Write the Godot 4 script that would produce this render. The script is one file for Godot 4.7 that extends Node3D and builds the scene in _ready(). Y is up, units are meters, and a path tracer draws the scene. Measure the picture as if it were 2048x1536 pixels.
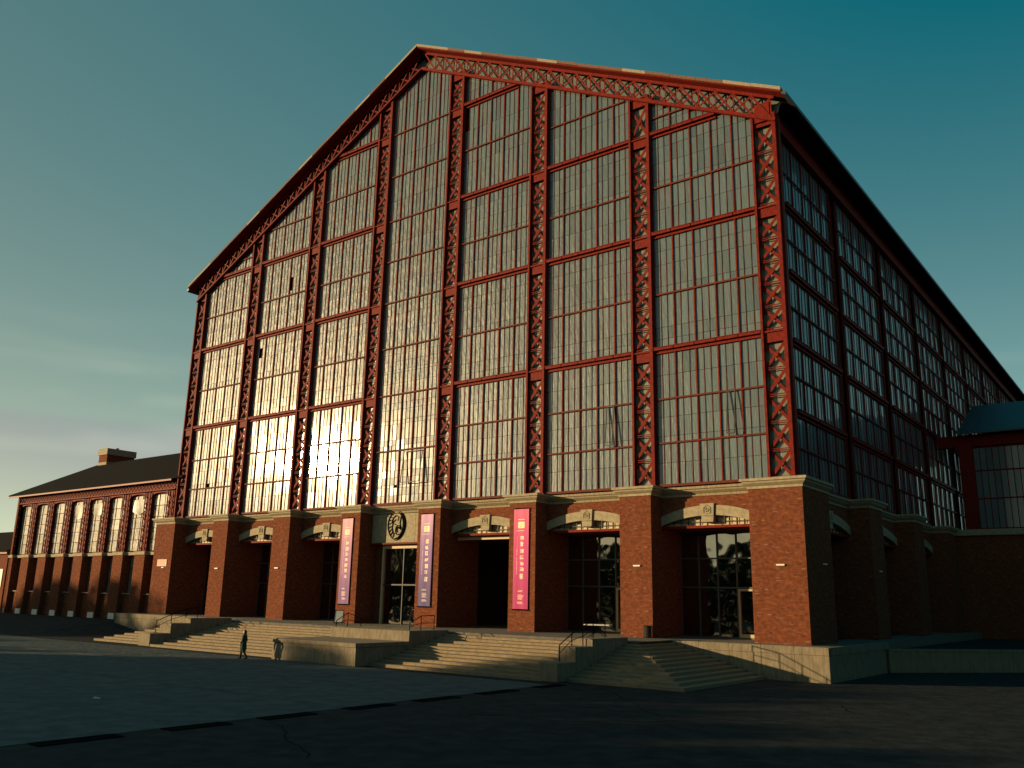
extends Node3D
# A tall steel and glass exhibition hall on a brick base, low evening sun from the left.

const XS := [0.0, 8.574, 17.359, 26.041, 34.580, 43.262, 52.047, 60.621]   # left edges of the eight front piers
const PW := 2.225
const MID := 31.42
const GROUND := -1.75
const SUN := Vector3(-0.7557, 0.1478, 0.638)
var M := {}
var taken := {}
var rng := RandomNumberGenerator.new()
var hall: Node3D
var shared := {}

# ---------------------------------------------------------------- helpers
func numbered(called: String) -> String:
	if not taken.has(called):
		taken[called] = 0
		return called
	taken[called] += 1
	return "%s_%03d" % [called, taken[called]]

func new_st() -> SurfaceTool:
	var st := SurfaceTool.new()
	st.begin(Mesh.PRIMITIVE_TRIANGLES)
	return st

func tri(st: SurfaceTool, a: Vector3, b: Vector3, c: Vector3):
	var n := (c - a).cross(b - a).normalized()
	for p in [a, b, c]:
		st.set_normal(n)
		st.add_vertex(p)

func quad(st: SurfaceTool, a: Vector3, b: Vector3, c: Vector3, d: Vector3):   # clockwise from the front
	tri(st, a, b, c)
	tri(st, a, c, d)

func hexa(st: SurfaceTool, p: Array):   # 0..3 front face clockwise from the front (bl, tl, tr, br), 4..7 the same at the back
	quad(st, p[0], p[1], p[2], p[3])
	quad(st, p[7], p[6], p[5], p[4])
	quad(st, p[4], p[5], p[1], p[0])
	quad(st, p[3], p[2], p[6], p[7])
	quad(st, p[1], p[5], p[6], p[2])
	quad(st, p[4], p[0], p[3], p[7])

func bx(st: SurfaceTool, c: Vector3, s: Vector3, b := Basis.IDENTITY):
	var h := s / 2.0
	var p := []
	for z in [h.z, -h.z]:
		for q in [Vector2(-h.x, -h.y), Vector2(-h.x, h.y), Vector2(h.x, h.y), Vector2(h.x, -h.y)]:
			p.append(c + b * Vector3(q.x, q.y, z))
	hexa(st, p)

func ab(st: SurfaceTool, x0, x1, y0, y1, z0, z1):   # box from its limits
	bx(st, Vector3((x0 + x1) / 2.0, (y0 + y1) / 2.0, (z0 + z1) / 2.0), Vector3(absf(x1 - x0), absf(y1 - y0), absf(z1 - z0)))

func cbx(st: SurfaceTool, x0, x1, y0, y1, z0, z1, ch := 0.03):   # box whose upper edges are chamfered
	ab(st, x0, x1, y0, y1 - ch, z0, z1)
	var a := [Vector3(x0, y1 - ch, z1), Vector3(x0 + ch, y1, z1 - ch), Vector3(x1 - ch, y1, z1 - ch), Vector3(x1, y1 - ch, z1)]
	var b := [Vector3(x0, y1 - ch, z0), Vector3(x0 + ch, y1, z0 + ch), Vector3(x1 - ch, y1, z0 + ch), Vector3(x1, y1 - ch, z0)]
	quad(st, a[0], a[1], a[2], a[3])
	quad(st, b[3], b[2], b[1], b[0])
	quad(st, b[0], b[1], a[1], a[0])
	quad(st, a[3], a[2], b[2], b[3])
	quad(st, a[1], b[1], b[2], a[2])

func bar(st: SurfaceTool, a: Vector3, b: Vector3, w: float, t: float, facing := Vector3(0, 0, 1)):   # flat bar from a to b, w wide, t thick along facing
	var d := b - a
	var y := d.normalized()
	var x := y.cross(facing).normalized()
	bx(st, (a + b) / 2.0, Vector3(w, d.length(), t), Basis(x, y, x.cross(y).normalized()))

func tube(st: SurfaceTool, pts: Array, r0: float, r1 := -1.0, n := 8):
	if r1 < 0.0: r1 = r0
	var rings := []
	for i in pts.size():
		var d: Vector3 = (pts[mini(i + 1, pts.size() - 1)] - pts[maxi(i - 1, 0)]).normalized()
		var u := d.cross(Vector3(0.31, 0.2, 0.93)).normalized()
		var v := d.cross(u)
		var r := lerpf(r0, r1, float(i) / maxf(1.0, pts.size() - 1.0))
		var ring := []
		for k in n:
			ring.append([pts[i] + (u * cos(TAU * k / n) + v * sin(TAU * k / n)) * r, u * cos(TAU * k / n) + v * sin(TAU * k / n)])
		rings.append(ring)
	for i in pts.size() - 1:
		for k in n:
			var a = rings[i][k]; var b = rings[i][(k + 1) % n]; var c = rings[i + 1][(k + 1) % n]; var d = rings[i + 1][k]
			for q in [a, b, c, a, c, d]:
				st.set_normal(q[1]); st.add_vertex(q[0])
	for e in [[0, 1.0], [pts.size() - 1, -1.0]]:
		for k in n:
			var a: Vector3 = rings[e[0]][k][0]; var b: Vector3 = rings[e[0]][(k + 1) % n][0]
			if e[1] > 0: tri(st, pts[e[0]], b, a)
			else: tri(st, pts[e[0]], a, b)

func prism(st: SurfaceTool, poly: PackedVector2Array, z0: float, z1: float):   # outline in x, y pushed from z0 (back) to z1 (front)
	if Geometry2D.is_polygon_clockwise(poly): poly.reverse()
	var idx := Geometry2D.triangulate_polygon(poly)
	for i in range(0, idx.size(), 3):
		var a := poly[idx[i]]; var b := poly[idx[i + 1]]; var c := poly[idx[i + 2]]
		if (b - a).cross(c - a) > 0:
			var s := b; b = c; c = s
		tri(st, Vector3(a.x, a.y, z1), Vector3(b.x, b.y, z1), Vector3(c.x, c.y, z1))
		tri(st, Vector3(a.x, a.y, z0), Vector3(c.x, c.y, z0), Vector3(b.x, b.y, z0))
	for i in poly.size():
		var a := poly[i]; var b := poly[(i + 1) % poly.size()]
		var q := [Vector3(a.x, a.y, z1), Vector3(b.x, b.y, z1), Vector3(b.x, b.y, z0), Vector3(a.x, a.y, z0)]
		var n := Vector3(b.y - a.y, -(b.x - a.x), 0)
		if (q[2] - q[0]).cross(q[1] - q[0]).dot(n) > 0: quad(st, q[0], q[1], q[2], q[3])
		else: quad(st, q[3], q[2], q[1], q[0])

func sweep(st: SurfaceTool, path: Array, prof: Array):   # path: Vector2(x, z), outward to its left; prof: Vector2(outward, y) from bottom to top
	var outs := []
	for i in path.size():
		var n := Vector2.ZERO
		var ns := []
		if i > 0: ns.append((path[i] - path[i - 1]).normalized())
		if i < path.size() - 1: ns.append((path[i + 1] - path[i]).normalized())
		for d in ns: n += Vector2(-d.y, d.x)
		n = n.normalized()
		var d0: Vector2 = ns[0]
		outs.append(n / maxf(0.2, n.dot(Vector2(-d0.y, d0.x))))
	var pt = func(i, k): return Vector3(path[i].x + outs[i].x * prof[k].x, prof[k].y, path[i].y + outs[i].y * prof[k].x)
	for i in path.size() - 1:
		for k in prof.size() - 1:
			quad(st, pt.call(i, k), pt.call(i, k + 1), pt.call(i + 1, k + 1), pt.call(i + 1, k))
	for e in [[0, false], [path.size() - 1, true]]:
		for k in prof.size() - 1:
			var a := Vector3(path[e[0]].x, prof[k].y, path[e[0]].y); var b := Vector3(path[e[0]].x, prof[k + 1].y, path[e[0]].y)
			if e[1]: quad(st, pt.call(e[0], k), pt.call(e[0], k + 1), b, a)
			else: quad(st, a, b, pt.call(e[0], k + 1), pt.call(e[0], k))

func obj(called: String, st, mat: Material, parent: Node = self, at := Vector3.ZERO) -> MeshInstance3D:
	var o := MeshInstance3D.new()
	o.mesh = st.commit() if st is SurfaceTool else st
	o.material_override = mat
	o.position = at
	if parent == self:
		o.name = numbered(called)
		add_child(o)
	else:
		o.name = called
		parent.add_child(o, true)
	return o

func tag(o: Node, label: String, category: String, group := ""):
	o.set_meta("label", label); o.set_meta("category", category)
	if group != "": o.set_meta("group", group)

func thing(called: String, label: String, category: String, at := Vector3.ZERO, turn := 0.0, group := "") -> Node3D:
	var o := Node3D.new()
	o.name = numbered(called)
	add_child(o)
	o.position = at
	o.rotation.y = turn
	tag(o, label, category, group)
	return o

func struct(called: String, st, mat: Material) -> MeshInstance3D:
	var o := obj(called, st, mat)
	o.set_meta("kind", "structure")
	return o

func lin(r, g, b) -> Color: return Color(r, g, b).linear_to_srgb()

# ---------------------------------------------------------------- materials
func noise_tex(freq: float, lo: Color, hi: Color, size := 512, oct := 5, seed_ := 1, mid := -1.0) -> NoiseTexture2D:
	var n := FastNoiseLite.new()
	n.noise_type = FastNoiseLite.TYPE_SIMPLEX
	n.frequency = freq
	n.fractal_octaves = oct
	n.seed = seed_
	var t := NoiseTexture2D.new()
	t.width = size; t.height = size
	t.seamless = true
	t.noise = n
	var g := Gradient.new()
	g.set_color(0, lo); g.set_color(1, hi)
	if mid > 0.0:
		g.set_offset(0, mid - 0.12); g.set_offset(1, mid + 0.12)
	t.color_ramp = g
	return t

func noise_normal(freq: float, strength: float, size := 512, oct := 4, seed_ := 1) -> NoiseTexture2D:
	var n := FastNoiseLite.new()
	n.noise_type = FastNoiseLite.TYPE_SIMPLEX
	n.frequency = freq
	n.fractal_octaves = oct
	n.seed = seed_
	var t := NoiseTexture2D.new()
	t.width = size; t.height = size
	t.seamless = true
	t.as_normal_map = true
	t.bump_strength = strength
	t.noise = n
	return t

func mat(c: Color, rough := 0.8, tex: Texture2D = null, scale := Vector3.ONE, nrm: Texture2D = null, nscale := 1.0) -> StandardMaterial3D:
	var m := StandardMaterial3D.new()
	m.albedo_color = c
	m.roughness = rough
	if tex != null or nrm != null:
		m.uv1_triplanar = true
		m.uv1_world_triplanar = true
		m.uv1_scale = scale
	if tex != null: m.albedo_texture = tex
	if nrm != null:
		m.normal_enabled = true
		m.normal_texture = nrm
		m.normal_scale = nscale
	return m

func brick_images() -> Array:   # 1024 px = 3.84 m: 16 bricks by 48 courses
	var w := 1024; var h := 1024
	var col := PackedByteArray(); col.resize(w * h * 3)
	var hgt := PackedByteArray(); hgt.resize(w * h)
	var r := RandomNumberGenerator.new(); r.seed = 77
	var tones := []
	for i in 16 * 48 * 2:
		var v := r.randf_range(0.86, 1.1)
		var k := r.randf()
		var c := Vector3(0.315, 0.095, 0.044)
		if k < 0.12: c = Vector3(0.26, 0.080, 0.04)
		elif k < 0.22: c = Vector3(0.37, 0.125, 0.058)
		elif k < 0.235: c = Vector3(0.36, 0.19, 0.12)
		tones.append(c * v * 0.50)
	var fine := FastNoiseLite.new(); fine.frequency = 0.21; fine.seed = 5
	var broad := FastNoiseLite.new(); broad.frequency = 0.012; broad.seed = 15; broad.fractal_octaves = 3
	for y in h:
		var course := y * 48 / h
		var fy := float(y) * 48.0 / h - course
		for x in w:
			var sx := float(x) * 16.0 / w + (0.5 if course % 2 == 1 else 0.0)
			var bi := int(floorf(sx)) % 16
			var fx := sx - floorf(sx)
			var n := fine.get_noise_2d(x, y)
			var n2 := broad.get_noise_2d(absf(x - 512.0), absf(y - 512.0))
			var joint := fy < 0.15 or fx < 0.045
			var c: Vector3
			if joint: c = Vector3(0.105, 0.044, 0.026) * (1.0 + 0.25 * n + 0.35 * n2)
			else: c = tones[course * 16 + bi] * (1.0 + 0.2 * n + 0.35 * n2)
			var s := Color(clampf(c.x, 0, 1), clampf(c.y, 0, 1), clampf(c.z, 0, 1)).linear_to_srgb()
			var i3 := (y * w + x) * 3
			col[i3] = int(s.r * 255.0); col[i3 + 1] = int(s.g * 255.0); col[i3 + 2] = int(s.b * 255.0)
			hgt[y * w + x] = 60 if joint else clampi(190 + int(n * 40.0), 0, 255)
	var a := Image.create_from_data(w, h, false, Image.FORMAT_RGB8, col)
	var b := Image.create_from_data(w, h, false, Image.FORMAT_L8, hgt)
	b.convert(Image.FORMAT_RGBA8)
	b.bump_map_to_normal_map(3.0)
	return [ImageTexture.create_from_image(a), ImageTexture.create_from_image(b)]

func make_materials():
	var bi := brick_images()
	var s := 1.0 / 3.84
	M.brick = mat(Color.WHITE, 0.88, bi[0], Vector3(s, s, s), bi[1], 0.8)
	var grain := noise_tex(0.012, lin(0.62, 0.62, 0.62), lin(1.0, 1.0, 1.0), 512, 6, 3)
	var bump := noise_normal(0.03, 3.0, 512, 5, 4)
	var streak := noise_tex(0.02, lin(0.58, 0.55, 0.50), lin(1.0, 1.0, 1.0), 512, 5, 9)
	M.stone = mat(lin(0.34, 0.29, 0.19), 0.85, grain, Vector3(0.35, 0.35, 0.35), bump, 0.35)
	M.stone_dirty = mat(lin(0.30, 0.25, 0.16), 0.88, streak, Vector3(0.5, 0.12, 0.5), bump, 0.4)
	M.carved = mat(lin(0.28, 0.235, 0.15), 0.9)
	M.concrete = mat(lin(0.22, 0.185, 0.13), 0.9, streak, Vector3(0.3, 0.07, 0.3), bump, 0.5)
	M.step = mat(lin(0.24, 0.185, 0.115), 0.88, noise_tex(0.02, lin(0.62, 0.60, 0.57), lin(1, 1, 1), 512, 6, 21), Vector3(0.12, 0.5, 0.5), bump, 0.6)
	M.terrace = mat(lin(0.13, 0.12, 0.10), 0.9, grain, Vector3(0.2, 0.2, 0.2), bump, 0.5)
	M.slab = mat(lin(0.11, 0.135, 0.14), 0.85, noise_tex(0.006, lin(0.6, 0.6, 0.6), lin(1, 1, 1), 1024, 7, 31), Vector3(0.11, 0.11, 0.11), bump, 0.5)
	M.asphalt = mat(lin(0.042, 0.049, 0.052), 0.93, noise_tex(0.01, lin(0.5, 0.5, 0.5), lin(1, 1, 1), 1024, 7, 41), Vector3(0.07, 0.07, 0.07), noise_normal(0.05, 2.0, 512, 5, 42), 0.15)
	var rust := noise_tex(0.02, lin(0.40, 0.45, 0.5), lin(1, 1, 1), 512, 6, 51)
	M.steel = mat(lin(0.20, 0.014, 0.0065), 0.62, rust, Vector3(0.4, 0.25, 0.4), bump, 0.25)
	M.glazing_bar = mat(lin(0.15, 0.030, 0.018), 0.65, rust, Vector3(0.8, 0.3, 0.8))
	M.iron = mat(lin(0.02, 0.02, 0.021), 0.55)
	M.iron.metallic = 0.4
	M.roof = mat(lin(0.016, 0.014, 0.013), 0.95, grain, Vector3(0.4, 0.4, 0.4), bump, 0.6)
	M.roof_sheet = mat(lin(0.05, 0.055, 0.06), 0.5, grain, Vector3(0.3, 0.3, 0.3))
	M.coping_pale = mat(lin(0.34, 0.26, 0.17), 0.85, grain, Vector3(0.8, 0.8, 0.8), bump, 0.5)
	M.coping_brown = mat(lin(0.17, 0.08, 0.05), 0.85, grain, Vector3(0.8, 0.8, 0.8), bump, 0.5)
	M.fascia = mat(lin(0.22, 0.022, 0.011), 0.6, rust, Vector3(0.5, 0.5, 0.5))
	M.cream = mat(lin(0.44, 0.36, 0.22), 0.6)
	M.white = mat(lin(0.62, 0.60, 0.55), 0.5)
	for q in [M.roof, M.asphalt, M.slab]: q.metallic_specular = 0.15
	for q in [M.brick, M.steel, M.glazing_bar]: q.metallic_specular = 0.22
	M.tar = mat(lin(0.010, 0.010, 0.011), 0.95)
	M.tar.metallic_specular = 0.1
	M.dark = mat(lin(0.012, 0.012, 0.013), 0.95)
	# dusty glass that scatters most of the light and keeps a coat of gloss
	var g := StandardMaterial3D.new()
	g.vertex_color_use_as_albedo = true
	g.albedo_texture = noise_tex(0.014, lin(0.84, 0.84, 0.82), lin(1, 1, 1), 512, 4, 61)
	g.uv1_triplanar = true
	g.uv1_world_triplanar = true
	g.uv1_scale = Vector3(0.8, 0.10, 0.8)
	g.roughness = 0.37
	g.metallic_specular = 0.30
	g.normal_enabled = true
	g.normal_texture = noise_normal(0.012, 5.0, 512, 3, 62)
	g.normal_scale = 0.5
	g.clearcoat_enabled = true
	g.clearcoat = 0.85
	g.clearcoat_roughness = 0.09
	M.pane = g
	# mirror-coated door glass, a little wavy
	var d := StandardMaterial3D.new()
	d.albedo_color = lin(0.26, 0.25, 0.22)
	d.metallic = 1.0
	d.roughness = 0.03
	d.uv1_triplanar = true
	d.uv1_world_triplanar = true
	d.uv1_scale = Vector3(0.16, 0.16, 0.16)
	d.normal_enabled = true
	d.normal_texture = noise_normal(0.006, 6.0, 512, 2, 71)
	d.normal_scale = 0.13
	M.mirror = d
	M.frame = mat(lin(0.06, 0.056, 0.045), 0.5)
	M.leaf = mat(lin(0.05, 0.075, 0.03), 0.7)
	M.leaf.backlight = Color(0.25, 0.3, 0.12)
	M.bark = mat(lin(0.07, 0.055, 0.04), 0.95)

# ---------------------------------------------------------------- the hall
func rake_in(x: float) -> float: return 47.95 - 0.502 * absf(x - MID)      # under the raking girder
func roof_top(x: float) -> float: return 50.0 - 0.502 * absf(x - MID)
func col_x(k: int) -> float: return 0.645 if k == 0 else (62.2 if k == 7 else XS[k] + PW / 2.0)

func put(called: String, st, m: Material, parent: Node, xf := Transform3D.IDENTITY) -> MeshInstance3D:
	var o := obj(called, st, m, parent)
	o.transform = xf
	return o

func cross_mesh(w: float, h: float, bw := 0.19) -> Mesh:   # two flat bars riveted where they cross, a plate at the crossing
	var key := "x%.2f_%.2f_%.2f" % [w, h, bw]
	if not shared.has(key):
		var st := new_st()
		bar(st, Vector3(-w / 2, -h / 2, 0.02), Vector3(w / 2, h / 2, 0.02), bw, 0.03)
		bar(st, Vector3(-w / 2, h / 2, -0.02), Vector3(w / 2, -h / 2, -0.02), bw, 0.03)
		bx(st, Vector3(0, 0, 0.042), Vector3(bw * 1.6, bw * 1.6, 0.012), Basis(Vector3(0, 0, 1), PI / 4))
		shared[key] = st.commit()
	return shared[key]

func batten_mesh(w: float) -> Mesh:
	var key := "b%.2f" % w
	if not shared.has(key):
		var st := new_st()
		ab(st, -w / 2, w / 2, -0.085, -0.035, -0.02, 0.05)
		ab(st, -w / 2, w / 2, 0.035, 0.085, -0.02, 0.05)
		shared[key] = st.commit()
	return shared[key]

func steel_column(c: float, y0: float, ytop: float, levels: Array, xf: Transform3D, full := true):
	# side plates, flanges and a backing sheet; crosses and battens lie in the trough between
	var st := new_st()
	ab(st, c + 0.58, c + 0.81, y0, ytop, -1.26, -1.20)
	ab(st, c + 0.75, c + 0.81, y0, ytop, -2.15, -1.262)
	ab(st, c - 0.81, c - 0.66, y0, ytop, -1.26, -1.20)
	ab(st, c - 0.81, c - 0.75, y0, ytop, -2.15, -1.262)
	ab(st, c + 0.813, c + 0.90, y0, ytop, -1.60, -1.50)
	ab(st, c - 0.90, c - 0.813, y0, ytop, -1.60, -1.50)
	ab(st, c - 0.95, c + 0.95, y0, y0 + 0.14, -2.1, -1.14)
	var o := put("steel_column", st, M.steel, hall, xf)
	var sb := new_st()
	sb.set_color(Color(0.16, 0.155, 0.12))
	ab(sb, c - 0.745, c + 0.745, y0 + 0.15, ytop, -1.70, -1.64)
	obj("backing_sheet", sb, M.pane, o)
	var w := 1.22
	var xc := c - 0.04
	var ys := [y0 + 0.15]
	for l in levels:
		if l < ytop - 1.5 and l > y0 + 1.0: ys.append(l)
	ys.append(ytop)
	for s in ys.size() - 1:
		var a: float = ys[s] + (0.1 if s > 0 else 0.0)
		var b: float = ys[s + 1] - 0.72
		if b - a < 0.9: b = ys[s + 1] - 0.1
		var n := maxi(1, int(round((b - a) / 1.62)))
		var ch := (b - a) / n
		for i in n:
			var yc := a + ch * (i + 0.5)
			obj("cross_brace", cross_mesh(w, ch - 0.2), M.steel, o, Vector3(xc, yc, -1.42))
			if full: obj("batten", batten_mesh(w), M.steel, o, Vector3(xc, a + ch * i, -1.40))
		var gp := new_st()   # gusset at the floor level
		ab(gp, c - 0.655, c + 0.575, b, ys[s + 1] - 0.1, -1.40, -1.36)
		ab(gp, c - 0.655, c + 0.575, ys[s + 1] - 0.1, ys[s + 1], -1.40, -1.26)
		obj("gusset_plate", gp, M.steel, o)

func pane_slab(st: SurfaceTool, x0: float, x1: float, y0: float, ya: float, yb: float, z: float, ta: float, tb: float, col: Color, xf := Transform3D.IDENTITY):   # one pane: ya and yb are the heights of its left and right top corners
	var xc := (x0 + x1) / 2.0; var yc := (y0 + ya) / 2.0
	st.set_color(col)
	var p := []
	for dz in [0.0, -0.012]:
		for q in [Vector2(x0, y0), Vector2(x0, ya), Vector2(x1, yb), Vector2(x1, y0)]:
			p.append(xf * Vector3(q.x, q.y, z + dz + (q.x - xc) * ta + (q.y - yc) * tb))
	hexa(st, p)

var pane_budget := 300
var rest_panes: SurfaceTool

func pane_tone() -> Color:
	var v := rng.randf_range(0.86, 1.06)
	var c := Vector3(0.092, 0.132, 0.150)
	if rng.randf() < 0.12: c = Vector3(0.074, 0.110, 0.128)
	if rng.randf() < 0.03: v *= 0.8
	return Color(c.x * v, c.y * v, c.z * v)

func window_bay(k: int, x0: float, x1: float, y0: float, top: Callable, levels: Array, xf: Transform3D, own: bool, heavy := true, side := false):
	var zg := -1.55
	var fr := new_st()
	var n := 15
	var pw := (x1 - x0) / n
	ab(fr, x0, x0 + 0.07, y0, top.call(x0), zg - 0.05, zg + 0.14)
	ab(fr, x1 - 0.07, x1, y0, top.call(x1), zg - 0.05, zg + 0.14)
	ab(fr, x0, x1, y0, y0 + 0.16, zg - 0.05, zg + 0.16)
	var xs := []
	for i in n + 1: xs.append(x0 + pw * i + (rng.randf_range(-0.022, 0.022) if i > 0 and i < n else 0.0))
	for i in range(1, n):
		if i % 3 != 0:
			var lean := rng.randf_range(-0.012, 0.012)
			bar(fr, Vector3(xs[i] - lean, y0, zg + 0.02), Vector3(xs[i] + lean, top.call(xs[i]), zg + 0.02), 0.036, 0.035)
	var o := put("window_bay", fr, M.glazing_bar, hall, xf)
	for i in range(3, n, 3):
		var ms := new_st()
		var lean := rng.randf_range(-0.015, 0.015)
		bar(ms, Vector3(xs[i] - lean, y0 + 0.16, zg + 0.05), Vector3(xs[i] + lean, top.call(xs[i]), zg + 0.04), 0.09, 0.10)
		obj("mullion", ms, M.steel, o)
	var ymax := maxf(top.call(x0), maxf(top.call(x1), top.call((x0 + x1) / 2.0)))
	var ls := [y0]
	for l in levels:
		if l < ymax - 0.6: ls.append(l)
	ls.append(ymax)
	var breaks := [[0.0, 0.17, 0.31, 0.36, 0.50, 0.63, 0.81, 1.0], [0.0, 0.09, 0.19, 0.47, 0.54, 0.73, 0.85, 1.0], [0.0, 0.24, 0.46, 0.52, 0.70, 0.86, 1.0], [0.0, 0.36, 0.72, 1.0], [0.0, 0.45, 1.0]]
	var rails := [[0.31, 0.63], [0.47], [0.46], [0.5], []]
	if side:
		breaks = [[0.0, 0.5, 1.0]]
		rails = [[0.5]]
	for s in ls.size() - 1:
		var a: float = ls[s]; var b: float = ls[s + 1]
		if heavy and s < ls.size() - 2:   # transom at b, cut where the rake comes down
			var xa := x0; var xb := x1
			while xa < x1 and top.call(xa) < b: xa += pw
			while xb > x0 and top.call(xb) < b: xb -= pw
			if xb - xa > 1.0:
				var tr := new_st()
				var segs := int(round((xb - xa) / (pw * 3.0)))
				for q in maxi(1, segs):
					var u0 := lerpf(xa, xb, float(q) / maxi(1, segs)) + 0.03; var u1 := lerpf(xa, xb, float(q + 1) / maxi(1, segs)) - 0.03
					ab(tr, u0, u1, b - 0.06, b + 0.12, zg + 0.10, zg + 0.30)
				ab(tr, xa, xb, b + 0.123, b + 0.16, zg + 0.05, zg + 0.34)
				ab(tr, xa, xb, b - 0.20, b + 0.122, zg - 0.02, zg + 0.09)
				ab(tr, xa, xb, b - 0.28, b - 0.203, zg + 0.02, zg + 0.16)
				obj("transom", tr, M.steel, o)
		for f in ([0.0] if not heavy else rails[mini(s, rails.size() - 1)]):
			var y := lerpf(a, b, f)
			var xa := x0; var xb := x1
			while xa < x1 and top.call(xa) < y: xa += pw
			while xb > x0 and top.call(xb) < y: xb -= pw
			if xb - xa > 0.8:
				var rl := new_st()
				ab(rl, xa, xb, y - 0.055, y + 0.055, zg + 0.06, zg + 0.135)
				obj("rail", rl, M.glazing_bar, o)
		var br: Array = breaks[mini(s, breaks.size() - 1)]
		for r in br.size() - 1:
			for i in n:
				var ya: float = lerpf(a, b, br[r]) + (0.012 if r > 0 else 0.0)
				var yb: float = lerpf(a, b, br[r + 1]) - 0.012
				var tl: float = minf(yb, top.call(xs[i])); var tr2: float = minf(yb, top.call(xs[i + 1]))
				if minf(tl, tr2) < ya + 0.1: continue
				if rng.randf() < 0.0022 and not side: continue
				var tw := 2.2 if side else 1.0
				var ta := rng.randf_range(-0.019, 0.019) * tw; var tb := rng.randf_range(-0.010, 0.010)
				var t := pane_tone()
				if own and pane_budget > 0:
					pane_budget -= 1
					var ps := new_st()
					pane_slab(ps, xs[i] + 0.006, xs[i + 1] - 0.006, ya, tl, tr2, zg, ta, tb, t)
					obj("pane", ps, M.pane, o)
				else:
					pane_slab(rest_panes, xs[i] + 0.006, xs[i + 1] - 0.006, ya, tl, tr2, zg, ta, tb, t, xf)

func open_sash(bay: Node, x0, x1, y0, y1):   # a top-hung light that stands ajar
	var st := new_st()
	for e in [[0, 0.0, 1.0, 0.0, 0.0], [0, 0.0, 1.0, 1.0, 1.0], [1, 0.0, 0.0, 0.0, 1.0], [1, 1.0, 1.0, 0.0, 1.0]]:
		var a := Vector3(lerpf(x0, x1, e[1]), lerpf(y0, y1, e[3]), -1.42 + (1.0 - e[3]) * 0.30)
		var b := Vector3(lerpf(x0, x1, e[2]), lerpf(y0, y1, e[4]), -1.42 + (1.0 - e[4]) * 0.30)
		bar(st, a, b, 0.06, 0.06)
	obj("open_sash", st, M.iron, bay)

const CORNICE := [Vector2(0.0, 8.56), Vector2(0.06, 8.56), Vector2(0.06, 8.70), Vector2(0.12, 8.74), Vector2(0.26, 8.86), Vector2(0.28, 8.95), Vector2(0.38, 8.98), Vector2(0.38, 9.13), Vector2(0.0, 9.17)]

func cornice_piece(path: Array, drop: float, xf: Transform3D):
	var prof := []
	for p in CORNICE: prof.append(Vector2(p.x, p.y - drop))
	var st := new_st()
	sweep(st, path, prof)
	put("cornice_block", st, M.stone_dirty if drop > 0 else M.stone, hall, xf)

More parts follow.
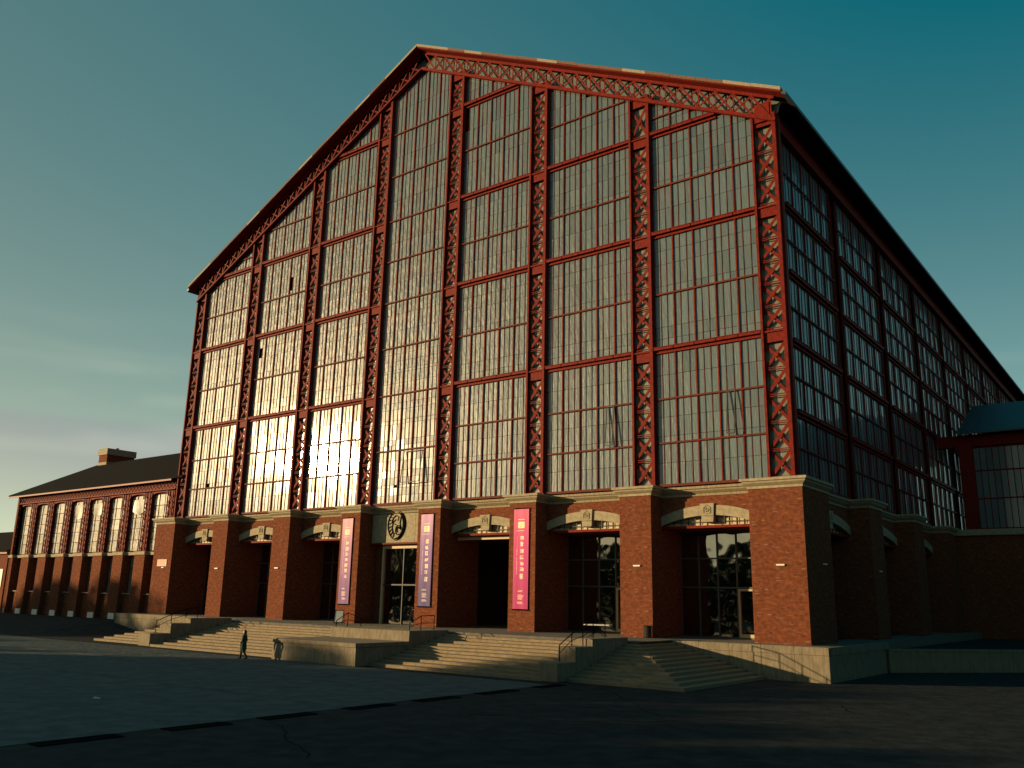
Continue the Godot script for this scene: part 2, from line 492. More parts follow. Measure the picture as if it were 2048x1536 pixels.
func lintel(x0: float, x1: float, xf: Transform3D):
	# brick above, two stone halves of a segmental arch, a keystone, and a barred panel below
	var w := (x1 - x0) / 2.0; var c := (x0 + x1) / 2.0
	var outer = func(x): return 7.32 + 0.62 * (1.0 - pow((x - c) / w, 2.0))
	var inner = func(x): return 6.74 + 0.58 * (1.0 - pow((x - c) / w, 2.0))
	var N := 14
	var wall := PackedVector2Array([Vector2(x1, 8.52), Vector2(x0, 8.52)])
	for i in N + 1: wall.append(Vector2(lerpf(x0, x1, float(i) / N), outer.call(lerpf(x0, x1, float(i) / N))))
	var st := new_st()
	prism(st, wall, -1.9, -1.40)
	var o := put("spandrel_wall", st, M.brick, hall, xf)
	for s in [-1, 1]:
		var pl := PackedVector2Array()
		var xa: float = c + s * 0.47; var xb: float = c + s * w
		for i in N + 1: pl.append(Vector2(lerpf(xa, xb, float(i) / N), outer.call(lerpf(xa, xb, float(i) / N)) - 0.004))
		for i in N + 1: pl.append(Vector2(lerpf(xb, xa, float(i) / N), inner.call(lerpf(xb, xa, float(i) / N))))
		var sv := new_st()
		prism(sv, pl, -1.92, -1.33)
		obj("arch_stone", sv, M.stone, o)
	var ks := new_st()
	prism(ks, PackedVector2Array([Vector2(c - 0.42, 7.28), Vector2(c - 0.46, 8.02), Vector2(c + 0.46, 8.02), Vector2(c + 0.42, 7.28)]), -1.92, -1.22)
	prism(ks, PackedVector2Array([Vector2(c - 0.36, 6.90), Vector2(c - 0.40, 7.275), Vector2(c + 0.40, 7.275), Vector2(c + 0.36, 6.90)]), -1.92, -1.28)
	var kb := obj("keystone", ks, M.stone, o)
	var cv := new_st()   # carved house-shaped emblem
	for e in [[-0.24, 0.1, 0.0, 0.29], [0.0, 0.29, 0.24, 0.1], [-0.22, 0.1, -0.22, -0.22], [0.22, 0.1, 0.22, -0.22], [-0.22, -0.22, 0.22, -0.22], [-0.1, 0.06, 0.02, -0.04], [0.02, -0.04, -0.1, -0.13], [0.06, 0.1, 0.14, 0.0], [0.14, 0.0, 0.05, -0.12], [-0.14, 0.0, -0.02, 0.12]]:
		bar(cv, Vector3(c + e[0], 7.64 + e[1], -1.20), Vector3(c + e[2], 7.64 + e[3], -1.20), 0.045, 0.035)
	var cn := obj("carved_emblem", cv, M.carved, o)
	var tp := new_st()
	ab(tp, x0 + 0.02, x1 - 0.02, 6.72, 7.36, -1.88, -1.80)
	obj("tympanum_panel", tp, M.cream, o)
	for i in 13:
		var x: float = lerpf(x0 + 0.3, x1 - 0.3, i / 12.0)
		if absf(x - c) < 0.42: continue
		var bs := new_st()
		ab(bs, x - 0.025, x + 0.025, 6.76, inner.call(x) + 0.02, -1.62, -1.57)
		obj("grille_bar", bs, M.iron, o)
	var hb := new_st()
	ab(hb, x0 + 0.45, x1 - 0.45, 6.93, 6.97, -1.64, -1.621)
	obj("grille_bar", hb, M.iron, o)
	var bm := new_st()
	ab(bm, x0 + 0.005, x1 - 0.005, 6.56, 6.715, -1.92, -1.44)
	obj("lintel_beam", bm, M.steel, o)
	var sf := new_st()
	ab(sf, x0 - 0.1, x1 + 0.1, 6.56, 8.6, -4.6, -1.95)
	obj("recess_ceiling", sf, M.brick, o)

func glazed_front(x0: float, x1: float, z: float, door_at: int, xf: Transform3D):
	var fr := new_st()
	var cols := 5
	var cw := (x1 - x0) / cols
	ab(fr, x0, x1, 6.42, 6.56, z - 0.06, z + 0.08)
	ab(fr, x0, x1, 0.0, 0.10, z - 0.06, z + 0.08)
	for i in cols + 1:
		var x := x0 + cw * i
		ab(fr, clampf(x - 0.045, x0, x1), clampf(x + 0.045, x0, x1), 0.1, 6.42, z - 0.06, z + 0.08)
	for y in [3.05, 4.85]:
		ab(fr, x0, x1, y - 0.045, y + 0.045, z - 0.05, z + 0.07)
	var o := put("glazed_entrance", fr, M.frame, hall, xf)
	var ys := [0.1, 3.0, 4.85, 6.42]
	for i in cols:
		for r in 3:
			var ps := new_st()
			var ta := rng.randf_range(-0.03, 0.03); var tb := rng.randf_range(-0.02, 0.02)
			pane_slab(ps, x0 + cw * i + 0.05, x0 + cw * (i + 1) - 0.05, ys[r] + 0.02, ys[r + 1] - 0.05, ys[r + 1] - 0.05, z, ta * 0.4, tb * 0.4, Color.WHITE)
			obj("glass_panel", ps, M.mirror, o)
	var dl := new_st()
	var dx := x0 + cw * door_at
	for q in [[dx + 0.05, dx + 0.16, 0.1, 2.98], [dx + cw - 0.16, dx + cw - 0.05, 0.1, 2.98]]:
		ab(dl, q[0], q[1], q[2], q[3], z + 0.02, z + 0.11)
	ab(dl, dx + 0.16, dx + cw - 0.16, 2.86, 2.98, z + 0.02, z + 0.11)
	ab(dl, dx + 0.16, dx + cw - 0.16, 0.1, 0.3, z + 0.02, z + 0.11)
	var dn := obj("door", dl, M.cream, o)

func emblem(parent: Node, c: Vector3):
	var parts := []
	var ring = func(rx, ry, a0, a1, ox := 0.0, oy := 0.0):
		var p := []
		for i in 25:
			var a := lerpf(a0, a1, i / 24.0)
			p.append(c + Vector3(ox + cos(a) * rx, oy + sin(a) * ry * (1.0 + 0.12 * maxf(0.0, -sin(a))), 0))
		return p
	parts.append(ring.call(0.98, 1.08, -PI * 0.55, PI * 0.52))
	parts.append(ring.call(0.86, 0.98, -PI * 0.55, PI * 0.45))
	parts.append(ring.call(0.70, 0.95, -PI * 0.5, PI * 0.40))
	parts.append(ring.call(0.95, 1.05, PI * 0.62, PI * 1.42))
	for i in 9:   # feathers down the left
		var a := lerpf(PI * 0.62, PI * 1.38, i / 8.0)
		parts.append([c + Vector3(cos(a) * 0.98, sin(a) * 1.06, 0), c + Vector3(cos(a) * 0.72 + 0.06, sin(a) * 0.82 + 0.12, 0)])
	parts.append(ring.call(0.28, 0.34, 0.0, PI * 1.7, 0.18, -0.42))
	parts.append(ring.call(0.14, 0.18, 0.3, PI * 1.5, 0.2, -0.40))
	parts.append([c + Vector3(-0.55, 0.1, 0), c + Vector3(-0.42, 0.5, 0), c + Vector3(-0.1, 0.72, 0), c + Vector3(0.2, 0.6, 0), c + Vector3(0.1, 0.3, 0)])
	parts.append([c + Vector3(-0.35, -0.7, 0), c + Vector3(-0.5, -0.2, 0), c + Vector3(-0.38, 0.2, 0), c + Vector3(-0.1, 0.4, 0)])
	parts.append([c + Vector3(0.45, 0.6, 0), c + Vector3(0.35, 0.1, 0), c + Vector3(0.5, -0.3, 0)])
	parts.append([c + Vector3(0.0, 1.08, 0), c + Vector3(-0.06, 1.22, 0)])
	parts.append([c + Vector3(-0.2, 0.05, 0), c + Vector3(-0.05, -0.02, 0)])
	var st := new_st()
	for p in parts: tube(st, p, 0.04, 0.028, 6)
	obj("bronze_emblem", st, M.iron, parent)

func truss_side(s: int):
	var st := new_st()
	var xe := 31.6
	var top = func(d): return Vector3(MID + s * d, roof_top(MID + s * d) - 0.36, -1.2)
	var bot = func(d): return Vector3(MID + s * d, rake_in(MID + s * d) + 0.10, -1.2)
	bar(st, top.call(0.0), top.call(xe), 0.20, 0.10)
	bar(st, bot.call(0.0), bot.call(xe), 0.26, 0.12)
	bar(st, bot.call(0.0) + Vector3(0, -0.1, 0.1), bot.call(xe) + Vector3(0, -0.1, 0.1), 0.07, 0.09)
	bar(st, bot.call(0.0) + Vector3(0, 0, -0.55), bot.call(xe) + Vector3(0, 0.05, -0.55), 0.16, 0.9)
	var o := obj("raking_girder", st, M.steel, hall)
	var n := 25
	for i in n:
		var d0 := 0.35 + (xe - 0.6) * i / n; var d1 := 0.35 + (xe - 0.6) * (i + 1) / n
		var xb := new_st()
		bar(xb, top.call(d0) + Vector3(0, -0.1, 0.015), bot.call(d1) + Vector3(0, 0.12, 0.015), 0.13, 0.03)
		bar(xb, bot.call(d0) + Vector3(0, 0.12, -0.02), top.call(d1) + Vector3(0, -0.1, -0.02), 0.13, 0.03)
		obj("cross_brace", xb, M.steel, o)
		var vb := new_st()
		bar(vb, bot.call(d1) + Vector3(0, 0.14, -0.06), top.call(d1) + Vector3(0, -0.12, -0.06), 0.09, 0.03)
		obj("upright", vb, M.steel, o)
	var bs := new_st()
	bs.set_color(Color(0.12, 0.135, 0.125))
	bar(bs, (top.call(0.0) + bot.call(0.0)) / 2.0 + Vector3(0, 0, -0.55), (top.call(xe) + bot.call(xe)) / 2.0 + Vector3(0, 0, -0.55), 1.4, 0.05)
	obj("backing_sheet", bs, M.pane, o)

func roof_side(s: int):
	var xe := 32.35
	var cs := cos(atan(0.502))
	var along = func(d, off, z): return Vector3(MID + s * d, roof_top(MID + s * d) + off, z)
	var slab = func(st, d0, d1, o0, o1, z0, z1):
		var p := [along.call(d0, o0, z1), along.call(d0, o1, z1), along.call(d1, o1, z1), along.call(d1, o0, z1), along.call(d0, o0, z0), along.call(d0, o1, z0), along.call(d1, o1, z0), along.call(d1, o0, z0)]
		if s < 0: p = [p[3], p[2], p[1], p[0], p[7], p[6], p[5], p[4]]
		hexa(st, p)
	var st := new_st()
	slab.call(st, 0.0, xe, -0.13, -0.02, -125.0, -0.43)
	var o := obj("roof_slope", st, M.roof, hall)
	var sf := new_st()
	slab.call(sf, 0.0, xe - 0.05, -0.24, -0.133, -1.30, -0.49)
	slab.call(sf, 0.0, xe - 0.02, -0.22, -0.133, -0.488, -0.44)
	obj("verge_soffit", sf, M.steel, o)
	var n := 17
	for i in n:
		var cp := new_st()
		var e := rng.randf_range(-0.02, 0.03)
		slab.call(cp, xe * i / n + 0.01, xe * (i + 1) / n - 0.01, -0.016 + e, 0.07 + e, -1.1, -0.35)
		slab.call(cp, xe * i / n + 0.01, xe * (i + 1) / n - 0.01, -0.16 + e, -0.018 + e, -0.42, -0.35)
		obj("verge_tile", cp, M.coping_pale if (i in [0, 3, 7, 11, 15, 16] or (i < 2)) else M.coping_brown, o)
	var gt := new_st()
	slab.call(gt, xe - 0.02, xe + 0.28, -0.34, -0.10, -125.0, -0.5)
	obj("eaves_gutter", gt, M.roof_sheet, o)
	return o

func build_hall():
	hall = thing("exhibition_hall", "huge red steel and glass exhibition hall with gabled front on brick piers", "building")
	rest_panes = new_st()
	var F := Transform3D.IDENTITY
	var levels := [18.3, 26.5, 34.1, 42.6]
	# brick piers with their cornice
	for k in 8:
		var x0: float = XS[k] - (0.935 if k == 0 else 0.0)
		var x1: float = 63.78 if k == 7 else XS[k] + PW
		var st := new_st()
		ab(st, x0, x1, 0.0, 8.56, -4.5, 0.0)
		obj("brick_pier", st, M.brick, hall)
		cornice_piece([Vector2(x0, -1.35), Vector2(x0, 0.0), Vector2(x1, 0.0), Vector2(x1, -4.5 if k == 7 else -1.35)], 0.0, F)
		var cp := new_st()
		ab(cp, x0 + 0.02, x1 - 0.02, 8.561, 9.14, -2.2, -0.02)
		obj("pier_cap", cp, M.stone, hall)
	for k in 7:
		var x0: float = XS[k] + PW; var x1: float = XS[k + 1]
		cornice_piece([Vector2(x0 + 0.02, -1.4), Vector2(x1 - 0.02, -1.4)], 0.05, F)
		if k == 3:
			centre_bay(x0, x1)
			continue
		lintel(x0, x1, F)
		if k == 4:
			var hd := new_st()
			ab(hd, x0 + 0.01, x1 - 0.01, 6.30, 6.55, -2.2, -2.0)
			obj("shutter_header", hd, M.cream, hall)
			var fi := new_st()   # the hall floor behind the open doorway
			ab(fi, x0 - 8.0, x1 + 8.0, -0.1, 0.0, -30.0, -4.62)
			ab(fi, x0 - 8.0, x1 + 8.0, -0.1, 6.6, -30.3, -30.0)
			ab(fi, x0 - 8.3, x0 - 8.0, -0.1, 6.6, -30.3, -4.62)
			ab(fi, x1 + 8.0, x1 + 8.3, -0.1, 6.6, -30.3, -4.62)
			ab(fi, x0 - 8.3, x1 + 8.3, 6.56, 6.8, -30.3, -4.62)
			ab(fi, x0 - 8.3, x0 - 0.05, -0.1, 6.56, -4.62, -4.52)
			ab(fi, x1 + 0.05, x1 + 8.3, -0.1, 6.56, -4.62, -4.52)
			obj("foyer", fi, M.concrete, hall)
		else:
			glazed_front(x0, x1, -3.95, 3 if k > 4 else 2, F)
	# steel columns
	for k in 8:
		steel_column(col_x(k), 9.17, rake_in(col_x(k)) + (0.3), levels, F)
	# glazing
	for k in [6, 5, 4, 3, 2, 1, 0]:
		var lv := levels
		if k == 3: lv = [13.6, 18.3, 22.4, 26.5, 30.3, 34.1, 38.4, 42.6]
		window_bay(k, col_x(k) + 0.82, col_x(k + 1) - 0.82, 9.22, func(x): return rake_in(x) + 0.05, lv, F, k >= 5, k != 3)
	var bays := []
	for c in hall.get_children():
		if String(c.name).begins_with("window_bay"): bays.append(c)
	open_sash(bays[0], col_x(6) + 0.82 + 5.0, col_x(6) + 0.82 + 5.5, 12.2, 14.9)
	open_sash(bays[1], col_x(5) + 0.82 + 5.1, col_x(5) + 0.82 + 5.65, 12.2, 14.9)
	open_sash(bays[3], col_x(3) + 0.82 + 3.4, col_x(3) + 0.82 + 5.4, 10.9, 13.4)
	for s in [-1, 1]: truss_side(s)
	# the long right-hand side, turned a quarter
	var R := Transform3D(Basis(Vector3.UP, PI / 2), Vector3(63.78, 0, 0))
	var sl := [13.7, 18.3, 22.9, 27.6]
	var R2 := R.translated_local(Vector3(0, 0, -0.55))
	var ptop := 32.4
	var prev_end := 4.5
	var prev_col := 3.15
	for j in 9:
		var p0 := 13.0 + 12.0 * j
		if j < 8:
			var st := new_st()
			ab(st, p0, p0 + 3.0, 0.0, 8.56, -4.5, 0.0)
			put("brick_pier", st, M.brick, hall, R)
			cornice_piece([Vector2(p0, -1.35), Vector2(p0, 0.0), Vector2(p0 + 3.0, 0.0), Vector2(p0 + 3.0, -1.35)], 0.0, R)
		cornice_piece([Vector2(prev_end + 0.02, -1.4), Vector2(p0 - 0.02, -1.4)], 0.05, R)
		if j < 4:
			lintel(prev_end, p0, R)
			var ds := new_st()
			ab(ds, prev_end, p0, 0.0, 6.56, -4.0, -3.9)
			put("side_door", ds, M.steel, hall, R)
		else:
			var ds := new_st()
			ab(ds, prev_end, p0, 0.0, 8.52, -1.9, -1.4)
			put("brick_wall", ds, M.brick, hall, R)
		if j < 8: steel_column(p0 + 1.5, 9.17, ptop + 0.3, [18.3, 26.5], R2, j < 2)
		window_bay(20 + j, prev_col + 0.82, p0 + 1.5 - 0.82, 9.22, func(_x): return ptop, sl, R, false, true, true)
		prev_end = p0 + 3.0
		prev_col = p0 + 1.5
	# corner column's side face
	steel_column(3.15, 9.17, ptop + 0.3, [18.3, 26.5], R2, false)
	var et := new_st()
	ab(et, 1.2, 120.0, ptop - 0.05, 33.65, -2.1, -1.1)
	put("eaves_beam", et, M.steel, hall, R)
	var pn := obj("remaining_panes", rest_panes, M.pane, hall)
	pn.set_meta("kind", "stuff")
	# plain sides that close the hall behind
	var cl := new_st()
	ab(cl, 0.2, 0.6, 0.0, 34.1, -120.0, -2.6)
	obj("rear_side_wall", cl, M.steel, hall)
	var gb := PackedVector2Array([Vector2(0.2, 0), Vector2(0.2, 34.1), Vector2(MID, 49.75), Vector2(62.6, 34.1), Vector2(62.6, 0)])
	var gs := new_st()
	prism(gs, gb, -120.6, -120.2)
	obj("rear_gable", gs, M.steel, hall)
	var fl := new_st()
	ab(fl, 0.7, 61.5, 8.60, 9.0, -119.0, -4.7)
	obj("upper_floor", fl, M.concrete, hall)
	for s in [-1, 1]: roof_side(s)

func centre_bay(x0: float, x1: float):
	var st := new_st()
	ab(st, x0, x1, 6.2, 8.48, -2.0, -1.45)
	var o := obj("stone_panel", st, M.stone_dirty, hall)
	var w := (x1 - x0) / 4.0
	for i in 4:
		var sl := new_st()
		ab(sl, x0 + w * i + 0.012, x0 + w * (i + 1) - 0.012, 6.22, 8.46, -1.448, -1.38)
		obj("stone_slab", sl, M.stone, o)
	emblem(o, Vector3(31.0, 7.62, -1.34))
	var hd := new_st()
	ab(hd, x0 + 0.02, x1 - 0.02, 6.08, 6.195, -2.2, -1.2)
	obj("canopy_edge", hd, M.steel, o)
	var fr := new_st()
	ab(fr, 29.25, 33.9, 5.78, 6.05, -1.9, -1.7)
	ab(fr, 29.25, 29.42, 0.0, 5.78, -1.9, -1.7)
	ab(fr, 33.73, 33.9, 0.0, 5.78, -1.9, -1.7)
	var fo := obj("entrance_frame", fr, M.cream, hall)
	for i in 2:
		for r in 2:
			var ps := new_st()
			var xa := 29.42 + i * 2.155
			pane_slab(ps, xa + 0.03, xa + 2.125, 0.05 + r * 3.0, 2.95 + r * 2.8, 2.95 + r * 2.8, -1.85, rng.randf_range(-0.01, 0.01), 0.004, Color.WHITE)
			obj("glass_panel", ps, M.mirror, fo)
	var mm := new_st()
	ab(mm, 31.53, 31.61, 0.0, 5.78, -1.88, -1.74)
	ab(mm, 29.42, 31.53, 2.94, 3.04, -1.88, -1.76)
	ab(mm, 31.61, 33.73, 2.94, 3.04, -1.88, -1.76)
	obj("door_mullion", mm, M.iron, fo)
	for q in [[x0, 29.25], [33.9, x1]]:
		var bs := new_st()
		ab(bs, q[0], q[1], 0.0, 6.08, -2.6, -2.0)
		obj("side_panel", bs, M.brick, hall)

# ---------------------------------------------------------------- the low wing on the left
func build_left_wing():
	var o := thing("brick_wing", "low brick wing with tall arched windows joined to the hall's left", "building")
	var n := 8
	var pitch := 4.23
	var zf := -1.5
	var xr := -1.0
	for i in n + 1:
		var pr := -0.87 - pitch * i          # right edge of a pier
		var pl := pr - 1.95
		if i == n: pl = pr - 0.9
		if true:
			var st := new_st()
			ab(st, pl, pr, -1.9, 5.75, zf - 1.3, zf)
			obj("brick_pier", st, M.brick, o)
			var cp := new_st()
			cbx(cp, pl - 0.08, pr + 0.08, 5.752, 6.1, zf - 1.3, zf + 0.12, 0.06)
			obj("stone_cap", cp, M.stone, o)
			var bs := new_st()
			ab(bs, pl + 0.5, pr - 0.25, -0.95, -0.2, zf - 0.01, zf + 0.06)
			obj("base_stone", bs, M.white, o)
			# lattice post above the pier
			var lp := new_st()
			ab(lp, pl + 0.45, pl + 0.55, 6.1, 12.2, zf - 0.2, zf - 0.1)
			ab(lp, pr - 0.55, pr - 0.45, 6.1, 12.2, zf - 0.2, zf - 0.1)
			ab(lp, pl + 0.45, pr - 0.45, 6.1, 12.2, zf - 1.25, zf - 0.3)
			var lo := obj("lattice_post", lp, M.steel, o)
			for q in 5:
				obj("cross_brace", cross_mesh(0.85 if i < n else 0.3, 1.05, 0.09), M.steel, lo, Vector3((pl + pr) / 2.0, 6.75 + 1.15 * q, zf - 0.15))
	for i in n:
		var x1 := -0.87 - pitch * i - 1.95; var x0 := -0.87 - pitch * (i + 1)
		# wall below the low window, the window, and the wall between windows
		var st := new_st()
		ab(st, x0, x1, -1.9, 1.75, zf - 1.2, zf - 0.55)
		var w := obj("bay_wall", st, M.brick, o)
		var sb := new_st()
		ab(sb, x0, x1, 5.75, 6.05, zf - 1.2, zf - 0.3)
		obj("band_course", sb, M.stone, w)
		var lw := new_st()
		ab(lw, x0, x1, 1.75, 1.85, zf - 1.1, zf - 0.4)
		obj("window_sill", lw, M.stone, w)
		for e in [["low_window", 1.86, 5.74, zf - 0.95, 2], ["arched_window", 6.2, 12.0, zf - 0.62, 4]]:
			var up: bool = e[0] == "arched_window"
			x0 = -0.87 - pitch * (i + 1) - (0.45 if up else 0.0); x1 = -0.87 - pitch * i - 1.95 + (0.45 if up else 0.0)
			var fr := new_st()
			var ya: float = e[1]; var yb: float = e[2]; var z: float = e[3]
			for q in [[x0, x0 + 0.08], [x1 - 0.08, x1], [(x0 * 2 + x1) / 3 - 0.02, (x0 * 2 + x1) / 3 + 0.02], [(x0 + x1 * 2) / 3 - 0.02, (x0 + x1 * 2) / 3 + 0.02]]:
				ab(fr, q[0], q[1], ya, yb, z - 0.03, z + 0.05)
			for r in e[4] + 2:
				var y := lerpf(ya, yb, r / (e[4] + 1.0))
				ab(fr, x0, x1, y - 0.03, y + 0.03, z - 0.025, z + 0.045)
			var fo := obj(e[0], fr, M.glazing_bar, o)
			for r in e[4] + 1:
				for c in 3:
					var y0 := lerpf(ya, yb, r / (e[4] + 1.0)); var y1 := lerpf(ya, yb, (r + 1.0) / (e[4] + 1.0))
					if rng.randf() < 0.03: continue
					var ps := new_st()
					var v := rng.randf_range(0.75, 1.05)
					var t := Color(0.20 * v, 0.205 * v, 0.18 * v)
					pane_slab(ps, lerpf(x0, x1, c / 3.0) + 0.01, lerpf(x0, x1, (c + 1) / 3.0) - 0.01, y0, y1, y1, z, rng.randf_range(-0.03, 0.03), rng.randf_range(-0.02, 0.02), t)
					obj("pane", ps, M.pane, fo)
			if e[0] == "arched_window":
				# the arched head of the opening
				var pl := PackedVector2Array()
				for k in 11:
					var a := PI * k / 10.0
					pl.append(Vector2((x0 + x1) / 2.0 + cos(a) * (x1 - x0) * 0.5, 11.85 + sin(a) * 0.28))
				pl.append(Vector2(x0, 12.3)); pl.append(Vector2(x1, 12.3))
				var ah := new_st()
				prism(ah, pl, zf - 0.58, zf - 0.3)
				obj("arch_head", ah, M.steel, fo)
				if i in [1, 3, 4]:   # a blind that hangs loose inside the top
					var bl := new_st()
					bl.set_color(Color(0.13, 0.13, 0.11))
					var bot := []
					for k in 13:
						var f := k / 12.0
						bot.append(Vector3(lerpf(x0 + 0.15, x1 - 0.1, f), 10.55 - sin(f * PI) * (0.35 + 0.2 * (i % 3)), zf - 0.54 + sin(f * 9.0 + i) * 0.04))
					for k in 12:
						var a: Vector3 = bot[k]; var b: Vector3 = bot[k + 1]
						hexa(bl, [a, Vector3(a.x, 11.6, zf - 0.55), Vector3(b.x, 11.6, zf - 0.55), b, a + Vector3(0, 0, -0.02), Vector3(a.x, 11.6, zf - 0.57), Vector3(b.x, 11.6, zf - 0.57), b + Vector3(0, 0, -0.02)])
					obj("torn_blind", bl, M.pane, fo)
	# lattice frieze, fascia and roof
	var xl := -0.87 - pitch * n - 0.9
	var fz := new_st()
	ab(fz, xl, xr, 12.3, 12.42, zf - 0.25, zf - 0.05)
	ab(fz, xl, xr, 13.0, 13.12, zf - 0.25, zf - 0.05)
	ab(fz, xl, xr, 12.3, 13.12, zf - 0.9, zf - 0.5)
	var fo2 := obj("lattice_frieze", fz, M.steel, o)
	var nb := 54
	for i in nb:
		obj("cross_brace", cross_mesh((xr - xl) / nb - 0.02, 0.56, 0.07), M.steel, fo2, Vector3(xl + (xr - xl) * (i + 0.5) / nb, 12.71, zf - 0.12))
	var fa := new_st()
	ab(fa, xl - 1.6, xr, 13.12, 13.36, zf + 0.40, zf + 0.5)
	obj("red_fascia", fa, M.fascia, o)
	var rf := new_st()
	var A := Vector3(xl - 1.6, 13.3, zf + 0.52); var B := Vector3(xl - 1.6, 18.7, -12.0); var C := Vector3(1.0, 18.7, -12.0); var D := Vector3(1.0, 13.3, zf + 0.52)
	var th := Vector3(0, 0.16, 0)
	hexa(rf, [A, A + th, D + th, D, B, B + th, C + th, C])
	var E := Vector3(xl - 1.6, 13.3, -22.6); var F := Vector3(1.0, 13.3, -22.6)
	hexa(rf, [F, F + th, E + th, E, C, C + th, B + th, B])
	var ro := obj("roof", rf, M.roof, o)
	var ch := new_st()
	ab(ch, -36.4, -34.2, 17.6, 18.95, -15.4, -11.4)
	var co := obj("chimney", ch, M.stone, o)
	var c2 := new_st()
	ab(c2, -36.35, -34.25, 18.95, 19.95, -15.35, -11.45)
	obj("brick_band", c2, M.brick, co)
	var c3 := new_st()
	ab(c3, -36.5, -34.1, 19.95, 20.8, -15.5, -11.3)
	ab(c3, -35.6, -35.2, 20.8, 21.15, -13.5, -13.1)
	obj("chimney_cap", c3, M.stone, co)
	var gw := new_st()
	var gp := PackedVector2Array([Vector2(1.5, -1.9), Vector2(1.5, 13.2), Vector2(12.0, 18.5), Vector2(22.5, 13.2), Vector2(22.5, -1.9)])
	prism(gw, gp, -0.2, 0.2)
	var g1 := obj("gable_wall", gw, M.brick, o)
	g1.transform = Transform3D(Basis(Vector3.UP, PI / 2), Vector3(xl + 0.25, 0, 0))
	var bw := new_st()
	ab(bw, xl, xr, -1.9, 13.2, -22.4, -22.0)
	ab(bw, xl + 0.5, xr, 6.05, 6.12, -21.9, zf - 1.3)
	obj("rear_wall", bw, M.brick, o)

func build_far_house():
	var o := thing("brick_shed", "small dark roofed brick shed beyond the wing at the left edge", "building")
	var st := new_st()
	ab(st, -75.0, -46.5, -1.9, 6.6, -18.0, -6.0)
	obj("wall", st, M.brick, o)
	var fa := new_st()
	ab(fa, -75.4, -46.1, 6.6, 6.85, -6.3, -5.6)
	obj("fascia", fa, M.fascia, o)
	var rf := new_st()
	hexa(rf, [Vector3(-75.4, 6.85, -5.5), Vector3(-75.4, 7.0, -5.5), Vector3(-46.1, 7.0, -5.5), Vector3(-46.1, 6.85, -5.5), Vector3(-75.4, 10.2, -12.0), Vector3(-75.4, 10.35, -12.0), Vector3(-46.1, 10.35, -12.0), Vector3(-46.1, 10.2, -12.0)])
	hexa(rf, [Vector3(-46.1, 6.85, -18.4), Vector3(-46.1, 7.0, -18.4), Vector3(-75.4, 7.0, -18.4), Vector3(-75.4, 6.85, -18.4), Vector3(-46.1, 10.2, -12.0), Vector3(-46.1, 10.35, -12.0), Vector3(-75.4, 10.35, -12.0), Vector3(-75.4, 10.2, -12.0)])
	obj("roof", rf, M.roof, o)
	var wn := new_st()
	ab(wn, -50.5, -47.2, 2.2, 4.6, -5.99, -5.9)
	obj("window", wn, M.white, o)
	var dr := new_st()
	ab(dr, -50.3, -47.6, -1.0, 1.9, -5.99, -5.92)
	obj("door", dr, M.steel, o)

func build_right_wing():
	var o := thing("side_wing", "dark glazed side wing with sheet metal roof behind the hall's right flank", "building")
	var zf := -42.0
	var st := new_st()
	ab(st, 62.6, 112.0, -1.9, 8.6, zf - 20.0, zf)
	obj("brick_base", st, M.brick, o)
	var cs := new_st()
	cbx(cs, 63.0, 112.4, 8.602, 9.15, zf - 1.0, zf + 0.35, 0.1)
	obj("cornice", cs, M.stone, o)
	var tw := new_st()
	ab(tw, 62.6, 112.0, 16.9, 18.0, zf - 0.8, zf - 0.2)
	obj("eaves_beam", tw, M.steel, o)
	for j in 6:
		var x0 := 65.6 + 7.6 * j
		var fr := new_st()
		ab(fr, x0 - 1.2, x0, 9.15, 16.9, zf - 0.8, zf - 0.1)
		for i in 13: ab(fr, x0 + 0.53 * i - 0.03, x0 + 0.53 * i + 0.03, 9.15, 16.9, zf - 0.62, zf - 0.5)
		for y in [9.25, 12.0, 14.6, 16.8]: ab(fr, x0, x0 + 6.4, y - 0.06, y + 0.06, zf - 0.61, zf - 0.48)
		var w := obj("window_bay", fr, M.steel, o)
		for i in 12:
			for r in 3:
				var ps := new_st()
				var pt := pane_tone()
				pane_slab(ps, x0 + 0.53 * i + 0.03, x0 + 0.53 * (i + 1) - 0.03, [9.3, 12.06, 14.66][r], [11.94, 14.54, 16.74][r], [11.94, 14.54, 16.74][r], zf - 0.55, rng.randf_range(-0.01, 0.01), rng.randf_range(-0.01, 0.01), pt)
				obj("pane", ps, M.pane, w)
	var rf := new_st()
	var th := Vector3(0, 0.15, 0)
	var A := Vector3(64.6, 17.9, zf + 1.0); var B := Vector3(64.6, 22.4, zf - 9.0); var C := Vector3(112.5, 22.4, zf - 9.0); var D := Vector3(112.5, 17.9, zf + 1.0)
	hexa(rf, [A, A + th, D + th, D, B, B + th, C + th, C])
	var E := Vector3(64.6, 17.9, zf - 19.0); var F := Vector3(112.5, 17.9, zf - 19.0)
	hexa(rf, [F, F + th, E + th, E, C, C + th, B + th, B])
	var ro := obj("roof", rf, M.roof_sheet, o)
	for i in 4:
		var rb := new_st()
		var x := 64.7 + 0.45 * i
		bar(rb, Vector3(x, 18.09, zf + 0.95), Vector3(x, 22.59, zf - 9.0), 0.10, 0.08, Vector3(0, 1, 0))
		obj("standing_seam", rb, M.roof_sheet, ro)

